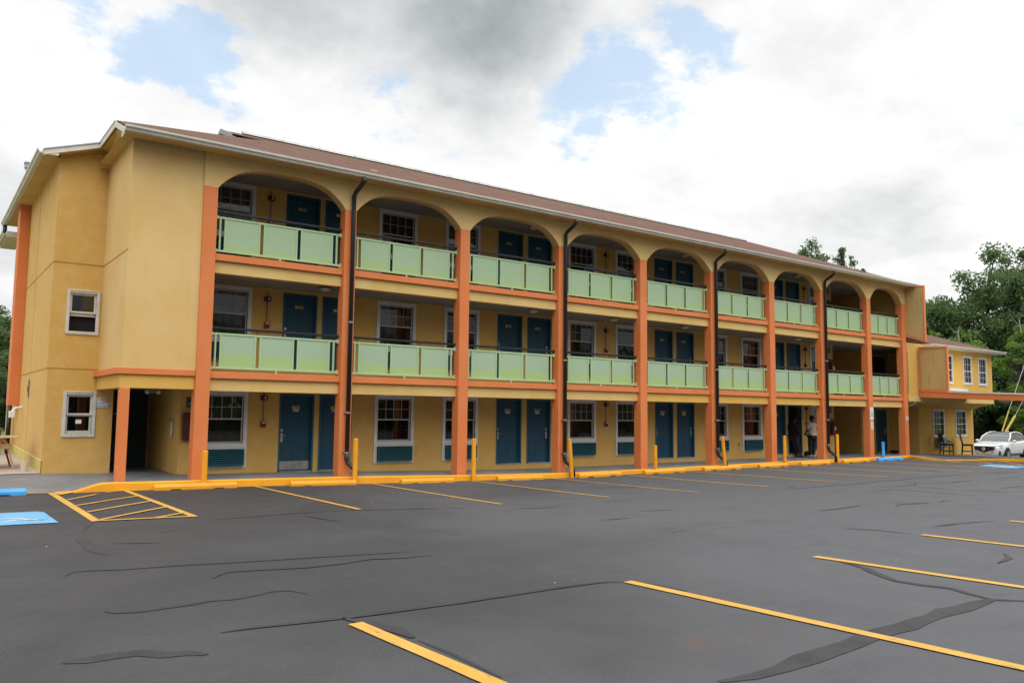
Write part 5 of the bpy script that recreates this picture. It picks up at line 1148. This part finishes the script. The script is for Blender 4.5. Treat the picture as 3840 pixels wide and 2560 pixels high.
tree(64.3, 11.1, -.8, 9.3, 2.3, 2.0, leaf_l, 'light green tree just above the annex roof ridge', 7, 6000, .13, G1)
tree(66.2, 7.6, -.8, 10.0, 2.1, .8, leaf_l, 'bright green maple at the right edge behind the annex', 8, 7000, .13, G1)
tree(69.5, 12.5, -.8, 7.8, 3.0, .2, leaf_d, 'dark shrubby tree whose foliage meets the annex corner', 9, 7000, .18, G1)
tree(71.5, 10.8, -.8, 7.6, 3.2, .2, leaf_d, 'dark shrubby tree behind the white car', 10, 8000, .18, G1)
tree(73.5, 8.6, -.8, 8.4, 3.2, .2, leaf_d, 'dark shrubby tree behind the yellow guy wires', 11, 8000, .18, G1)
tree(86.0, 19.9, -.8, 11.5, 5.0, .2, leaf_d, 'dark tree low behind the annex roof', 12, 9000, .24, G1)
tree(88.6, 17.0, -.8, 12.5, 5.0, .2, leaf_d, 'dark tree filling the gap behind the tallest right tree', 13, 9000, .24, G1)
tree(61.8, 22.1, -.3, 17.2, 2.1, 10.0, leaf_m, 'leafy tree top peeking over the motel roof', 14, 6000, .11, lobes=40)
tree(64.0, 20.7, -.3, 16.9, 1.5, 10.5, leaf_m, 'narrow tree top peeking over the motel roof, right of the wider one', 15, 4000, .11, lobes=26)
tree(67.0, 20.9, -.3, 15.3, 1.2, 12.5, leaf_m, 'lowest tree top just showing over the right slope of the motel roof', 16, 2400, .11, lobes=16)
G2 = 'trees at the left edge'
tree(4.6, 50.2, .2, 8.4, 2.4, 1.0, leaf_m, 'taller paler tree at the left edge, nearest the orange pilaster top', 21, 8000, .15, G2)
tree(2.6, 41.2, .2, 8.4, 2.2, .6, leaf_m, 'tree cut by the left edge of the photo', 22, 7000, .14, G2)
tree(5.2, 44.4, .2, 5.6, 1.8, .2, leaf_d, 'low dark tree against the left end wall', 23, 6000, .13, G2)
tree(6.5, 54.1, .2, 6.6, 2.4, .3, leaf_d, 'dark tree behind the others at the left edge', 24, 6000, .16, G2)
for (x, y, z, s, lab) in ((66.3, 7.6, 8.2, 1.0, 'bare forked dead branch above the bright maple at the right'), (63.3, 10.7, 7.6, .8, 'bare dead stem rising from the light green tree above the annex')):
    m = MB(); m.tube([(0, 0, -7), (0, .1, 0), (.3, .3, 1.0 * s), (.1, -.1, 1.7 * s)], [.06, .05, .035, .01], 6); m.tube([(.1, .15, .3 * s), (-.3, .7, 1.4 * s)], [.03, .01], 5); m.tube([(.3, .3, 1.0 * s), (.2, -.5, 1.6 * s)], [.02, .008], 5)
    tag(m.obj('dead_branch', deadw, loc=(x, y, z)), lab, 'dead tree')
v = []; f = []; rr = np.random.default_rng(5)
for k in range(10): leaves(v, f, (43.0 + k * .2, -1.6 - k * .22, .10 + rr.uniform(0, .15)), .34, 130, .05, rr)
me = bpy.data.meshes.new('shrub'); me.from_pydata(v, [], f); me.materials.append(leaf_m); o = bpy.data.objects.new('shrub', me); S.collection.objects.link(o); tag(o, 'low green shrub at the right edge between the kerb and the white car', 'shrub')
# long grass at the far left and the undergrowth below the trees: nobody could count it
def scrub(name, boxs, m, n, s, seed):
    v = []; f = []; rr = np.random.default_rng(seed)
    for (x0, x1, y0, y1, z0, z1) in boxs:
        for _ in range(n):
            p = np.array([rr.uniform(x0, x1), rr.uniform(y0, y1), z0 + (z1 - z0) * rr.random() ** 1.6]); a = rr.normal(0, 1, 3) * (1, 1, 1.6); a /= np.linalg.norm(a); b = np.cross(a, rr.normal(0, 1, 3)); b /= np.linalg.norm(b) + 1e-9; k = s * rr.uniform(.6, 1.4); i = len(v)
            v += [tuple(p - a * k), tuple(p - b * k * .4), tuple(p + a * k), tuple(p + b * k * .4)]; f.append((i, i + 1, i + 2, i + 3))
    me = bpy.data.meshes.new(name); me.from_pydata(v, [], f); me.materials.append(m); o = bpy.data.objects.new(name, me); S.collection.objects.link(o); struct(o, 'stuff')
scrub('undergrowth', [(72, 92, 2, 22, -.9, 4.5)], leaf_d, 16000, .3, 31)
scrub('undergrowth_left', [(-4, 8, 52, 60, .1, 4.0)], leaf_d, 6000, .22, 32)
scrub('long_grass', [(-6, 3.4, 30, 40, .2, 1.1)], grass_m, 5000, .14, 33)
scrub('woods', [(-30, 90, -52, -44, .1, 9.0)], leaf_d, 26000, .55, 34)
